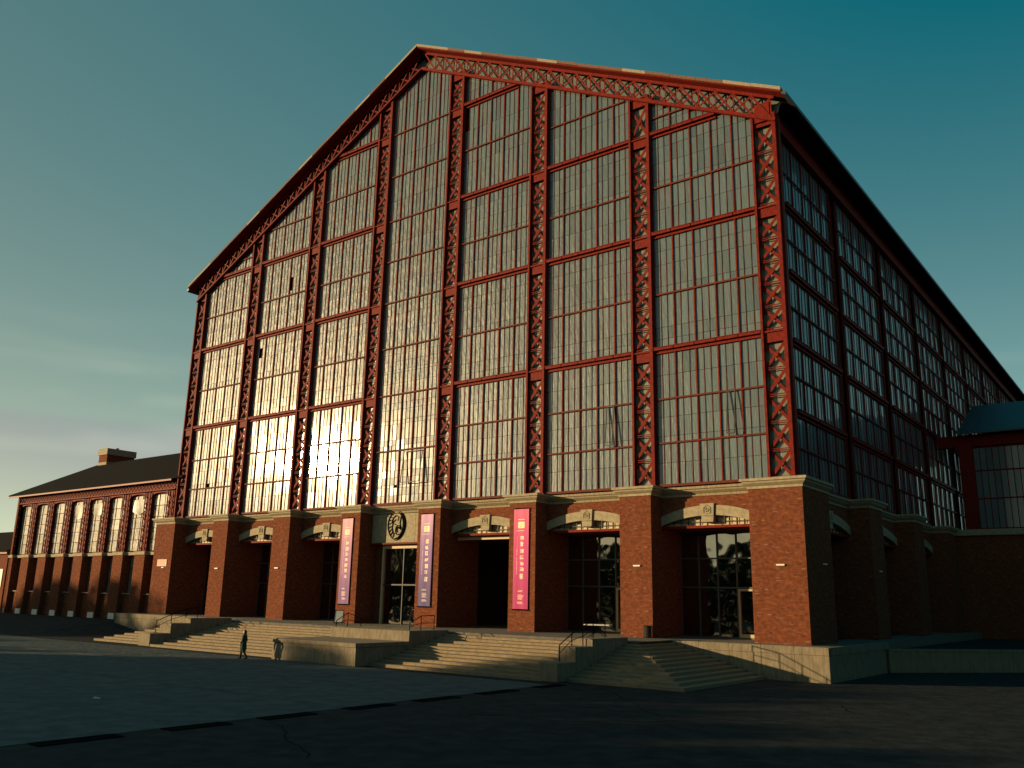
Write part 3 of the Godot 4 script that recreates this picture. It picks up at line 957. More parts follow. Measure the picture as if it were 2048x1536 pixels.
# ---------------------------------------------------------------- terrace, stairs, ground
func build_terrace():
	var t := Node3D.new()
	t.name = "terrace"
	add_child(t)
	t.set_meta("kind", "structure")
	var xr := 65.13
	var st := new_st()
	ab(st, 16.0, 56.0, -1.9, -0.012, -4.4, 4.98)
	ab(st, -3.2, 15.99, -1.9, -0.012, -4.4, 1.70)
	ab(st, 56.01, xr - 0.25, -1.9, -0.012, -4.4, 1.10)
	ab(st, 62.0, xr - 0.25, -1.9, -0.012, -41.9, -4.41)
	obj("core", st, M.terrace, t)
	# paving in big flags
	for i in 31:
		for j in 4:
			var x0 := -3.2 + i * 2.2
			var x1 := minf(x0 + 2.2, xr - 0.3)
			var z0 := -4.4 + j * 2.35; var z1 := z0 + 2.35
			var cx := (x0 + x1) / 2.0
			var zmax := 4.98 if cx > 16.0 and cx < 56.0 else (1.7 if cx < 16.0 else 1.1)
			if z0 > zmax - 0.3: continue
			var fs := new_st()
			ab(fs, x0 + 0.008, x1 - 0.008, -0.05, rng.randf_range(-0.004, 0.004), z0 + 0.008, minf(z1, zmax) - 0.008)
			obj("paving_flag", fs, M.terrace, t)
	# concrete facing of the retaining walls, panel by panel with a coping
	for e in [[56.05, xr, 1.35, 5, 0], [-3.2, 16.0, 1.95, 8, 0]]:
		var n: int = e[3]
		for i in n:
			var x0: float = lerpf(e[0], e[1], float(i) / n); var x1: float = lerpf(e[0], e[1], float(i + 1) / n)
			var ps := new_st()
			ab(ps, x0 + 0.012, x1 - 0.012, -1.9, -0.42, e[2] - 0.24, e[2] + rng.randf_range(-0.008, 0.008))
			obj("wall_panel", ps, M.concrete, t)
			var cs := new_st()
			cbx(cs, x0 + 0.008, x1 - 0.008, -0.405, 0.0, e[2] - 0.24, e[2] + 0.03, 0.03)
			obj("coping_block", cs, M.concrete, t)
	for i in 5:
		var z1: float = 1.10 - i * 2.2; var z0 := z1 - 2.2
		var ps := new_st()
		ab(ps, xr - 0.24, xr + rng.randf_range(-0.012, 0.0), -1.9, -0.42, z0 + 0.012, z1 - 0.012)
		obj("wall_panel", ps, M.concrete, t)
		var cs := new_st()
		cbx(cs, xr - 0.24, xr + 0.03, -0.405, 0.0, z0 + 0.008, z1 - 0.008, 0.03)
		obj("coping_block", cs, M.concrete, t)

func flight(label: String, x0: float, x1: float, wrap: int, group := "stair flights up to the terrace"):
	var t := thing("stair_flight", label, "stairs", Vector3(0, GROUND, 0), 0.0, group)
	var riser := 1.75 / 12.0
	for n in range(1, 12):
		var tread := 0.62 if wrap == 0 else 0.55
		var st := new_st()
		var y := -n * riser - GROUND
		var xa := x0; var xb := x1
		var zb := 4.7
		if wrap > 0: xb = x1 + n * 0.52; zb = 1.42
		if wrap < 0: xa = x0 - n * 0.52; zb = 2.02
		var zf := 4.98 + n * tread + rng.randf_range(-0.012, 0.012)
		if wrap == 0: zb = 4.98 + (n - 1) * tread - 0.1
		# the step is laid in two or three stones with small slips between them
		var cuts := [xa, xb]
		if n % 2 == 0 or x1 - x0 > 8.0: cuts = [xa, lerpf(xa, xb, rng.randf_range(0.3, 0.6)), xb]
		for i in cuts.size() - 1:
			var s2 := new_st()
			var dy := rng.randf_range(-0.006, 0.004)
			cbx(s2, cuts[i] + 0.005, cuts[i + 1] - 0.005, y - riser - 0.02, y + dy, zb, zf + rng.randf_range(-0.01, 0.01), 0.018)
			obj("step", s2, M.step, t)

func cheek(label: String, x0: float, x1: float):
	var t := thing("cheek_block", label, "concrete block", Vector3(0, GROUND, 0), 0.0, "stepped concrete cheeks beside the stairs")
	var a := new_st()
	cbx(a, x0, x1, 0.0, 0.88, 10.25, 11.85, 0.03)
	obj("lower_block", a, M.concrete, t)
	var b := new_st()
	cbx(b, x0, x1, 0.0, 1.58, 8.65, 10.245, 0.03)
	obj("middle_block", b, M.concrete, t)
	var c := new_st()
	cbx(c, x0, x1, 0.0, 1.95, 5.0, 8.645, 0.03)
	obj("upper_block", c, M.concrete, t)

func handrail(label: String, pts: Array, drop: Array):   # pts: tops of the posts, drop: their lengths
	var t := thing("handrail", label, "handrail", Vector3(pts[0].x, pts[0].y - drop[0], pts[0].z), 0.0, "dark pipe handrails on the stairs")
	var base: Vector3 = t.position
	for i in pts.size():
		var st := new_st()
		tube(st, [pts[i] - base - Vector3(0, drop[i], 0), pts[i] - base], 0.026, 0.026, 8)
		obj("post", st, M.iron, t)
	var top := new_st(); var mid := new_st()
	var pa := []; var pb := []
	for i in pts.size():
		pa.append(pts[i] - base); pb.append(pts[i] - base - Vector3(0, drop[i] * 0.5, 0))
	tube(top, pa, 0.028, 0.028, 8); tube(mid, pb, 0.02, 0.02, 8)
	obj("top_rail", top, M.iron, t)
	obj("middle_rail", mid, M.iron, t)

func ground_y(x: float, z: float) -> float:
	var a := smoothstep(4.0, -5.0, x) * smoothstep(11.0, 3.0, z)
	return GROUND - 0.02 + 0.97 * a

func build_ground():
	var st := new_st()
	var xs := [-900.0, -400.0, -200.0, -120.0]; var zs := [-900.0, -400.0, -200.0, -100.0]
	for i in 61: xs.append(-90.0 + i * 3.0)
	for i in 45: zs.append(-60.0 + i * 3.0)
	xs.append_array([120.0, 200.0, 400.0, 900.0]); zs.append_array([100.0, 200.0, 400.0, 900.0])
	for i in xs.size() - 1:
		for j in zs.size() - 1:
			var p := []
			for q in [[i, j + 1], [i, j], [i + 1, j], [i + 1, j + 1]]:
				p.append(Vector3(xs[q[0]], ground_y(xs[q[0]], zs[q[1]]), zs[q[1]]))
			quad(st, p[0], p[1], p[2], p[3])
	struct("ground", st, M.asphalt)
	# concrete slabs of the plaza
	var pz := Node3D.new()
	pz.name = "plaza"
	add_child(pz)
	pz.set_meta("kind", "structure")
	for i in 11:
		for j in 8:
			var x1 := 55.8 - i * 9.6; var x0 := x1 - 9.6
			var z0 := 13.0 + j * 6.4; var z1 := z0 + 6.4
			var sl := new_st()
			ab(sl, x0 + 0.025, x1 - 0.025, GROUND - 0.12, GROUND + rng.randf_range(-0.006, 0.006), z0 + 0.025, z1 - 0.025)
			obj("slab", sl, M.slab, pz)
	var zz := [[36.83, 34.52], [33.07, 31.01], [29.69, 27.63], [26.02, 23.89], [22.49, 20.16], [18.7, 16.25], [14.6, 12.59]]
	var lab := ["long black drain grate in the plaza edge nearest the lower left corner", "second black drain grate from the lower left along the plaza edge", "third black drain grate from the lower left along the plaza edge", "middle one of seven black drain grates along the plaza edge", "third black drain grate from the stairs along the plaza edge", "second black drain grate from the stairs along the plaza edge", "black drain grate in the plaza edge right beside the concrete cheek block"]
	for i in 7:
		var d := thing("drain_grate", lab[i], "drain", Vector3(56.14, GROUND, (zz[i][0] + zz[i][1]) / 2.0), 0.0, "drain grates along the plaza edge")
		var h: float = (zz[i][0] - zz[i][1]) / 2.0
		var w := 0.28
		var fr := new_st()
		ab(fr, -w - 0.03, -w, -0.1, 0.012, -h, h); ab(fr, w, w + 0.03, -0.1, 0.012, -h, h)
		ab(fr, -w, w, -0.1, 0.012, -h, -h + 0.03); ab(fr, -w, w, -0.1, 0.012, h - 0.03, h)
		obj("frame", fr, M.tar, d)
		var sl := new_st()
		ab(sl, -w, w, -0.015, -0.006, -h + 0.03, h - 0.03)
		obj("trough", sl, M.tar, d)
		var bars := new_st()
		var n := int(h * 2.0 / 0.09)
		for k in n: ab(bars, -w + 0.002, w - 0.002, -0.005, 0.009, -h + 0.05 + k * 0.09, -h + 0.08 + k * 0.09)
		obj("grid", bars, M.tar, d)

func build_cracks():
	var r := RandomNumberGenerator.new(); r.seed = 91
	for e in [[62.3, 3.2, 1.2, 1.0, 14], [66.0, 8.5, 0.5, 1.0, 16], [58.5, 13.0, 1.0, 0.15, 14], [60.0, 24.0, 1.0, -0.2, 18], [63.0, 16.0, 0.7, -0.5, 10], [70.0, 12.0, 1.0, 0.3, 12], [57.0, 30.0, 0.9, 0.5, 10]]:
		var st := new_st()
		var p := Vector3(e[0], GROUND - 0.0185, e[1])
		var d := Vector3(e[2], 0, e[3]).normalized()
		for i in int(e[4]):
			d = d.rotated(Vector3.UP, r.randf_range(-0.5, 0.5))
			var q := p + d * r.randf_range(0.4, 0.9)
			bar(st, p, q, r.randf_range(0.02, 0.05), 0.006, Vector3.UP)
			p = q
		struct("tar_seam", st, M.tar)
	var ps := thing("paper_scrap", "small pale scrap of paper lying on the plaza", "litter", Vector3(47.6, GROUND + 0.006, 30.6), 0.6)
	var b := new_st()
	hexa(b, [Vector3(-0.14, 0.0, 0.05), Vector3(-0.12, 0.03, 0.05), Vector3(0.12, 0.012, 0.05), Vector3(0.14, 0.0, 0.05), Vector3(-0.13, 0.0, -0.05), Vector3(-0.10, 0.05, -0.05), Vector3(0.10, 0.01, -0.05), Vector3(0.12, 0.0, -0.05)])
	obj("sheet", b, M.white, ps)

func build_right_yard():
	var w := thing("retaining_wall", "low stained concrete wall running off to the right edge", "wall", Vector3(65.2, GROUND, -9.3), 0.0)
	var d := Vector3(0.62, 0, -0.785)
	for i in 12:
		var st := new_st()
		var a := d * (3.0 * i); var b := d * (3.0 * (i + 1) - 0.02)
		bar(st, a + Vector3(0, 0.62, 0), b + Vector3(0, 0.62, 0), 1.24, 0.3, Vector3(0.785, 0, 0.62))
		obj("wall_panel", st, M.concrete, w)
		var cp := new_st()
		bar(cp, a + Vector3(0, 1.31, 0), b + Vector3(0, 1.31, 0), 0.13, 0.38, Vector3(0.785, 0, 0.62))
		obj("coping_block", cp, M.concrete, w)
	var yd := new_st()
	var p := PackedVector2Array([Vector2(64.88, 9.4), Vector2(64.88, 42.0), Vector2(90.4, 42.0)])
	prism(yd, p, -1.9, -0.52)
	var yo := struct("side_yard", yd, M.asphalt)
	yo.rotation.x = -PI / 2
	handrail("thin pipe railing above the low wall at the right edge", [Vector3(72.0, 0.55, -17.6), Vector3(74.2, 0.55, -20.4), Vector3(76.4, 0.55, -23.2), Vector3(78.6, 0.55, -26.0), Vector3(80.8, 0.55, -28.8)], [0.95, 0.95, 0.95, 0.95, 0.95])

# ---------------------------------------------------------------- person
func sdf_mesh(bones: Array, cell: float, k: float) -> Mesh:   # tapered capsules [a, b, ra, rb] joined smoothly, meshed as surface nets
	var lo := Vector3.INF; var hi := -Vector3.INF
	for b in bones:
		var r: float = maxf(b[2], b[3]) + k + cell * 3.0
		for p in [b[0], b[1]]:
			lo = lo.min(p - Vector3.ONE * r); hi = hi.max(p + Vector3.ONE * r)
	var nx := int((hi.x - lo.x) / cell) + 2; var ny := int((hi.y - lo.y) / cell) + 2; var nz := int((hi.z - lo.z) / cell) + 2
	var f := PackedFloat32Array(); f.resize(nx * ny * nz); f.fill(0.2)
	for b in bones:
		var a: Vector3 = b[0]; var e: Vector3 = b[1]
		var d := e - a
		var dd := maxf(d.length_squared(), 1e-9)
		var r: float = maxf(b[2], b[3]) + k + cell * 2.0
		var m0 := (a.min(e) - Vector3.ONE * r - lo) / cell; var m1 := (a.max(e) + Vector3.ONE * r - lo) / cell
		for z in range(maxi(0, int(m0.z)), mini(nz, int(m1.z) + 1)):
			for y in range(maxi(0, int(m0.y)), mini(ny, int(m1.y) + 1)):
				for x in range(maxi(0, int(m0.x)), mini(nx, int(m1.x) + 1)):
					var p := lo + Vector3(x, y, z) * cell
					var t := clampf((p - a).dot(d) / dd, 0.0, 1.0)
					var v := (p - a - d * t).length() - lerpf(b[2], b[3], t)
					var i := (z * ny + y) * nx + x
					var h := clampf(0.5 + 0.5 * (f[i] - v) / k, 0.0, 1.0)
					f[i] = lerpf(f[i], v, h) - k * h * (1.0 - h)
	var at := {}
	var st := new_st()
	var offs := [0, 1, nx, nx + 1, nx * ny, nx * ny + 1, nx * ny + nx, nx * ny + nx + 1]
	for z in nz - 1:
		for y in ny - 1:
			for x in nx - 1:
				var i := (z * ny + y) * nx + x
				var neg := 0
				for o in offs:
					if f[i + o] < 0.0: neg += 1
				if neg == 0 or neg == 8: continue
				var sum := Vector3.ZERO; var c := 0
				for q in 8:
					for ax in [1, 2, 4]:
						if q & ax: continue
						var va := f[i + offs[q]]; var vb := f[i + offs[q | ax]]
						if (va < 0.0) == (vb < 0.0): continue
						var t := va / (va - vb)
						var pa := Vector3(q & 1, (q >> 1) & 1, (q >> 2) & 1); var pb := Vector3((q | ax) & 1, ((q | ax) >> 1) & 1, ((q | ax) >> 2) & 1)
						sum += pa.lerp(pb, t); c += 1
				var g := Vector3(f[i + 1] - f[i] + f[i + 7 - 7 + nx + 1] - f[i + nx], f[i + nx] - f[i] + f[i + nx + 1] - f[i + 1], f[i + nx * ny] - f[i] + f[i + nx * ny + 1] - f[i + 1])
				at[i] = [lo + (Vector3(x, y, z) + sum / c) * cell, g.normalized()]
	var steps := [1, nx, nx * ny]
	for z in range(1, nz - 1):
		for y in range(1, ny - 1):
			for x in range(1, nx - 1):
				var i := (z * ny + y) * nx + x
				for ax in 3:
					if (f[i] < 0.0) == (f[i + steps[ax]] < 0.0): continue
					var s1: int = steps[(ax + 1) % 3]; var s2: int = steps[(ax + 2) % 3]
					var q := [at.get(i), at.get(i - s1), at.get(i - s1 - s2), at.get(i - s2)]
					if q.has(null): continue
					for t3 in [[0, 1, 2], [0, 2, 3]]:
						var a = q[t3[0]]; var b = q[t3[1]]; var c = q[t3[2]]
						if (c[0] - a[0]).cross(b[0] - a[0]).dot(a[1] + b[1] + c[1]) < 0.0:
							var sw = b; b = c; c = sw
						for w in [a, b, c]:
							st.set_normal(w[1]); st.add_vertex(w[0])
	return st.commit()

func build_person():
	var o := thing("person", "person in a long dark green coat and dark trousers walking past the stairs", "person", Vector3(34.0, GROUND, 14.25), -0.95)
	var V = func(x, y, z): return Vector3(x, y, z)
	# facing +z, 1.70 m tall, left foot forward
	var body := [
		[V.call(0, 1.60, 0.01), V.call(0, 1.55, 0.03), 0.088, 0.078], [V.call(0, 1.52, 0.055), V.call(0, 1.50, 0.06), 0.048, 0.04],
		[V.call(0, 1.565, 0.105), V.call(0, 1.545, 0.118), 0.012, 0.016], [V.call(-0.082, 1.56, 0.0), V.call(-0.086, 1.545, -0.005), 0.018, 0.014], [V.call(0.082, 1.56, 0.0), V.call(0.086, 1.545, -0.005), 0.018, 0.014],
		[V.call(0, 1.48, -0.005), V.call(0, 1.38, -0.02), 0.052, 0.06],
		[V.call(-0.15, 1.37, -0.02), V.call(0.15, 1.37, -0.02), 0.07, 0.07], [V.call(0, 1.30, 0), V.call(0, 1.05, 0.0), 0.13, 0.115], [V.call(0, 1.05, 0), V.call(0, 0.92, 0), 0.115, 0.135],
		[V.call(-0.08, 0.90, 0), V.call(-0.10, 0.48, 0.14), 0.085, 0.058], [V.call(-0.10, 0.48, 0.14), V.call(-0.10, 0.09, 0.20), 0.056, 0.038],
		[V.call(0.08, 0.90, 0), V.call(0.09, 0.47, -0.04), 0.085, 0.058], [V.call(0.09, 0.47, -0.04), V.call(0.09, 0.12, -0.24), 0.056, 0.038],
		[V.call(-0.19, 1.36, -0.02), V.call(-0.25, 1.09, -0.07), 0.048, 0.04], [V.call(-0.25, 1.09, -0.07), V.call(-0.25, 0.86, 0.02), 0.038, 0.028],
		[V.call(0.19, 1.36, -0.02), V.call(0.25, 1.10, 0.01), 0.048, 0.04], [V.call(0.25, 1.10, 0.01), V.call(0.22, 0.90, 0.14), 0.038, 0.028]]
	var skin := mat(lin(0.48, 0.27, 0.17), 0.55)
	obj("body", sdf_mesh(body, 0.016, 0.02), skin, o)
	for s in [[-0.25, 0.86, 0.02, -1.0], [0.22, 0.90, 0.14, 1.0]]:
		var b := Vector3(s[0], s[1], s[2])
		var hand := [[b, b + Vector3(0, -0.075, 0.008), 0.026, 0.03]]
		var ln := [0.058, 0.068, 0.072, 0.064]
		for i in 4:
			var r := b + Vector3(0, -0.078, 0.032 - 0.02 * i)
			hand.append([r, r + Vector3(-s[3] * 0.008, -ln[i] * 0.55, 0.0), 0.009, 0.0085])
			hand.append([r + Vector3(-s[3] * 0.008, -ln[i] * 0.55, 0.0), r + Vector3(-s[3] * 0.03, -ln[i], 0.004), 0.0085, 0.007])
		hand.append([b + Vector3(0, -0.03, 0.024), b + Vector3(-s[3] * 0.015, -0.07, 0.055), 0.011, 0.0085])
		obj("hand", sdf_mesh(hand, 0.005, 0.006), skin, o)
	var coat := [
		[V.call(-0.15, 1.37, -0.02), V.call(0.15, 1.37, -0.02), 0.085, 0.085], [V.call(0, 1.32, 0), V.call(0, 1.02, 0.0), 0.155, 0.14], [V.call(0, 1.02, 0), V.call(0, 0.62, 0.02), 0.15, 0.20], [V.call(0, 1.42, -0.02), V.call(0, 1.44, -0.02), 0.072, 0.072],
		[V.call(-0.07, 0.62, 0.07), V.call(-0.08, 0.50, 0.12), 0.15, 0.13], [V.call(0.07, 0.62, 0.0), V.call(0.08, 0.52, -0.05), 0.15, 0.13],
		[V.call(-0.19, 1.36, -0.02), V.call(-0.25, 1.09, -0.07), 0.066, 0.058], [V.call(-0.25, 1.09, -0.07), V.call(-0.25, 0.885, 0.01), 0.056, 0.044],
		[V.call(0.19, 1.36, -0.02), V.call(0.25, 1.10, 0.01), 0.066, 0.058], [V.call(0.25, 1.10, 0.01), V.call(0.223, 0.92, 0.128), 0.056, 0.044]]
	obj("coat", sdf_mesh(coat, 0.02, 0.03), mat(lin(0.018, 0.04, 0.03), 0.85), o)
	var trousers := []
	for b in [body[9], body[10], body[11], body[12]]: trousers.append([b[0], b[1], b[2] + 0.018, b[3] + 0.026])
	obj("trousers", sdf_mesh(trousers, 0.02, 0.02), mat(lin(0.015, 0.015, 0.018), 0.9), o)
	for sh in [[V.call(-0.10, 0.045, 0.17), V.call(-0.11, 0.035, 0.34)], [V.call(0.09, 0.075, -0.27), V.call(0.10, 0.035, -0.11)]]:
		obj("shoe", sdf_mesh([[sh[0], sh[1], 0.045, 0.036]], 0.012, 0.01), mat(lin(0.03, 0.025, 0.02), 0.5), o)
	obj("hair", sdf_mesh([[V.call(0, 1.625, -0.015), V.call(0, 1.56, -0.045), 0.092, 0.082], [V.call(0, 1.655, 0.02), V.call(0, 1.66, 0.04), 0.05, 0.04], [V.call(0, 1.53, -0.06), V.call(0, 1.47, -0.06), 0.06, 0.045]], 0.014, 0.015), mat(lin(0.012, 0.01, 0.009), 0.6), o)

# ---------------------------------------------------------------- banners and small things
func banner_texture(top: Color, mid: Color, bot: Color, seed_: int) -> ImageTexture:   # vertical print: a square seal, a column of characters, small lines
	var w := 128; var h := 704
	var im := Image.create(w, h, false, Image.FORMAT_RGB8)
	for y in h:
		var f := float(y) / h
		var c := top.lerp(mid, smoothstep(0.0, 0.5, f)).lerp(bot, smoothstep(0.45, 0.95, f))
		im.fill_rect(Rect2i(0, y, w, 1), c)
	var r := RandomNumberGenerator.new(); r.seed = seed_
	var ink := Color(0.93, 0.86, 0.70)
	im.fill_rect(Rect2i(34, 76, 60, 4), ink)
	im.fill_rect(Rect2i(37, 94, 54, 46), ink)
	im.fill_rect(Rect2i(35, 98, 58, 38), ink)
	for i in 5: im.fill_rect(Rect2i(48 + r.randi_range(0, 22), 104 + i * 6, r.randi_range(6, 12), 3), top.lerp(mid, 0.3))
	im.fill_rect(Rect2i(24, 156, 66, 3), ink)
	im.fill_rect(Rect2i(30, 196, 2, 120), ink.lerp(mid, 0.35))
	for i in 60:
		if r.randf() < 0.7: im.fill_rect(Rect2i(26, 286 + i * 3, r.randi_range(4, 8), 2), ink.lerp(mid, 0.2))
	var y := 196
	while y < 500:
		var gh := r.randi_range(24, 36)
		var n := r.randi_range(3, 5)
		for i in n:   # strokes of one character lying on its side
			im.fill_rect(Rect2i(56 + r.randi_range(0, 4), y + i * gh / n, r.randi_range(24, 34), r.randi_range(3, 5)), ink)
		for i in r.randi_range(1, 3):
			im.fill_rect(Rect2i(56 + r.randi_range(0, 30), y + r.randi_range(0, 6), r.randi_range(4, 6), gh - r.randi_range(4, 10)), ink)
		y += gh + r.randi_range(12, 20)
	for blk in [[574, 12], [602, 34], [650, 16]]:
		var yy: int = blk[0]
		while yy < blk[0] + blk[1]:
			im.fill_rect(Rect2i(34 + r.randi_range(0, 10), yy, r.randi_range(34, 52), 3), ink.lerp(mid, 0.15))
			yy += 6
	return ImageTexture.create_from_image(im)

func build_banner(label: String, x0: float, x1: float, tex: Texture2D):
	var t := thing("hanging_banner", label, "banner", Vector3((x0 + x1) / 2.0, 1.42, 0.02), 0.0, "tall banners hung on the entrance piers")
	var w := x1 - x0; var h := 6.74
	var st := new_st()
	var n := 24; var m := 8
	for side in [0.0, -0.006]:
		for i in n:
			for j in m:
				for q in ([[0, 0], [0, 1], [1, 1], [0, 0], [1, 1], [1, 0]] if side == 0.0 else [[0, 0], [1, 1], [0, 1], [0, 0], [1, 0], [1, 1]]):
					var u: float = float(j + q[0]) / m; var v: float = float(i + q[1]) / n
					var dx := 0.5 * cos(u * 11.0 + v * 1.4 + x0) * 0.016 * 11.0 / w
					st.set_uv(Vector2(u, 1.0 - v))
					st.set_normal((Vector3(-dx, 0.0, 1.0) if side == 0.0 else Vector3(dx, 0, -1)).normalized())
					st.add_vertex(Vector3((u - 0.5) * w, v * h, 0.075 + side + sin(u * 11.0 + v * 1.4 + x0) * 0.008))
	var m2 := StandardMaterial3D.new()
	m2.albedo_texture = tex
	m2.roughness = 0.7
	obj("cloth", st, m2, t)
	for y in [0.0, h]:
		var rs := new_st()
		tube(rs, [Vector3(-w / 2 - 0.03, y, 0.07), Vector3(w / 2 + 0.03, y, 0.07)], 0.04, 0.04, 8)
		obj("rod", rs, M.white, t)
		for s in [-1, 1]:
			var bk := new_st()
			ab(bk, s * w * 0.4 - 0.02, s * w * 0.4 + 0.02, y - 0.02, y + 0.02, -0.02, 0.06)
			obj("bracket", bk, M.iron, t)

func build_small():
	build_banner("pale pink banner fading to mauve, leftmost of three, left of the centre door", 26.36, 27.56, banner_texture(Color(0.80, 0.62, 0.68), Color(0.60, 0.40, 0.60), Color(0.42, 0.27, 0.50), 11))
	build_banner("lilac banner fading to deep violet on the pier right of the centre door", 34.98, 36.2, banner_texture(Color(0.74, 0.58, 0.72), Color(0.46, 0.33, 0.58), Color(0.26, 0.18, 0.42), 12))
	build_banner("vivid magenta pink banner, rightmost of the three", 43.72, 44.98, banner_texture(Color(0.80, 0.34, 0.50), Color(0.74, 0.17, 0.47), Color(0.64, 0.07, 0.38), 13))
	# small white lamps on the piers
	var where := ["second brick pier from the left", "third brick pier from the left", "brick pier left of the rightmost glazed entrance", "right-hand corner brick pier, sunlit face"]
	var xs := [9.74, 18.33, 53.26, 62.34]
	for i in 4:
		var l := thing("wall_fitting", "thin white wall fitting on the " + where[i], "wall fitting", Vector3(xs[i], 4.26, 0.0), 0.0, "white fittings on the piers")
		var a := new_st()
		cbx(a, -0.24, 0.24, -0.035, 0.045, 0.0, 0.10, 0.012)
		obj("housing", a, M.white, l)
		var b := new_st()
		ab(b, -0.20, 0.20, -0.06, -0.0352, 0.02, 0.085)
		obj("lens", b, M.cream, l)
	for e in [[0, -3.0, "thin white fitting on the shaded flank of the corner pier"], [1, -14.5, "thin white fitting on the shaded second flank pier"]]:
		var l := thing("wall_fitting", e[2], "wall fitting", Vector3(63.78, 4.4, e[1]), PI / 2, "white fittings on the piers")
		var a := new_st()
		cbx(a, -0.24, 0.24, -0.035, 0.045, 0.0, 0.10, 0.012)
		obj("housing", a, M.white, l)
	# faded notice board on the left corner pier
	var sg := thing("notice_board", "faded red and white notice on the left corner pier", "sign", Vector3(0.72, 4.5, 0.0))
	var pl := new_st()
	ab(pl, -0.78, 0.82, 0.0, 0.64, 0.0, 0.05)
	obj("panel", pl, mat(lin(0.55, 0.36, 0.28), 0.6), sg)
	for i in 5:
		var ln := new_st()
		ab(ln, -0.70, 0.74 - 0.12 * (i % 3), 0.08 + i * 0.11, 0.13 + i * 0.11, 0.05, 0.056)
		obj("text_line", ln, mat(lin(0.40, 0.07, 0.05), 0.6), sg)
	var tagp := new_st()
	ab(tagp, 0.0, 0.35, -0.16, -0.08, 0.0, 0.04)
	obj("tag", tagp, M.white, sg)
	# slatted bin at the foot of the sixth pier
	var bn := thing("litter_bin", "dark slatted litter bin at the foot of a brick pier", "bin", Vector3(54.12, 0.0, 0.42))
	var bt := new_st()
	tube(bt, [Vector3(0, 0.03, 0), Vector3(0, 0.70, 0)], 0.2, 0.22, 14)
	obj("liner", bt, M.dark, bn)
	for i in 16:
		var a := TAU * i / 16.0
		var s := new_st()
		bx(s, Vector3(cos(a) * 0.25, 0.38, sin(a) * 0.25), Vector3(0.015, 0.72, 0.05), Basis(Vector3.UP, -a))
		obj("slat", s, M.bark, bn)
	for y in [0.06, 0.7]:
		var rp := []
		for i in 17: rp.append(Vector3(cos(TAU * i / 16.0) * 0.265, y, sin(TAU * i / 16.0) * 0.265))
		var s := new_st()
		tube(s, rp, 0.015, 0.015, 6)
		obj("hoop", s, M.iron, bn)
	# pale folding table by the stairs
	var tb := thing("folding_table", "small folding table with pale top standing at the stair head", "table", Vector3(53.0, 0.0, 4.2), 0.3)
	var tt := new_st()
	cbx(tt, -0.75, 0.75, 0.74, 0.80, -0.4, 0.4, 0.015)
	obj("table_top", tt, M.white, tb)
	for s in [-1, 1]:
		for z in [-0.3, 0.3]:
			var lg := new_st()
			tube(lg, [Vector3(s * 0.6, 0.0, z), Vector3(-s * 0.25, 0.74, z + s * 0.04)], 0.018, 0.018, 6)
			obj("leg", lg, M.iron, tb)
	# sandwich board by the third pier
	var sb := thing("sandwich_board", "dark framed sandwich board with pale sheet before the pink banner", "sign", Vector3(29.0, 0.0, 2.2), 0.6)
	for s in [-1, 1]:
		var fr := new_st()
		for q in [[-0.32, -0.32, 0.0, 1.0], [0.32, 0.32, 0.0, 1.0], [-0.32, 0.32, 1.0, 1.0], [-0.32, 0.32, 0.12, 0.12]]:
			bar(fr, Vector3(q[0], q[2], s * 0.3 * (1.0 - q[2]) + s * 0.02), Vector3(q[1], q[3], s * 0.3 * (1.0 - q[3]) + s * 0.02), 0.04, 0.03, Vector3(0.02, 0.3, 0.9))
		obj("frame", fr, M.iron, sb)
		var sh := new_st()
		bar(sh, Vector3(0, 0.16, s * 0.272), Vector3(0, 0.96, s * 0.03), 0.58, 0.012, Vector3(0, 0.3, s))
		obj("sheet", sh, M.white, sb)

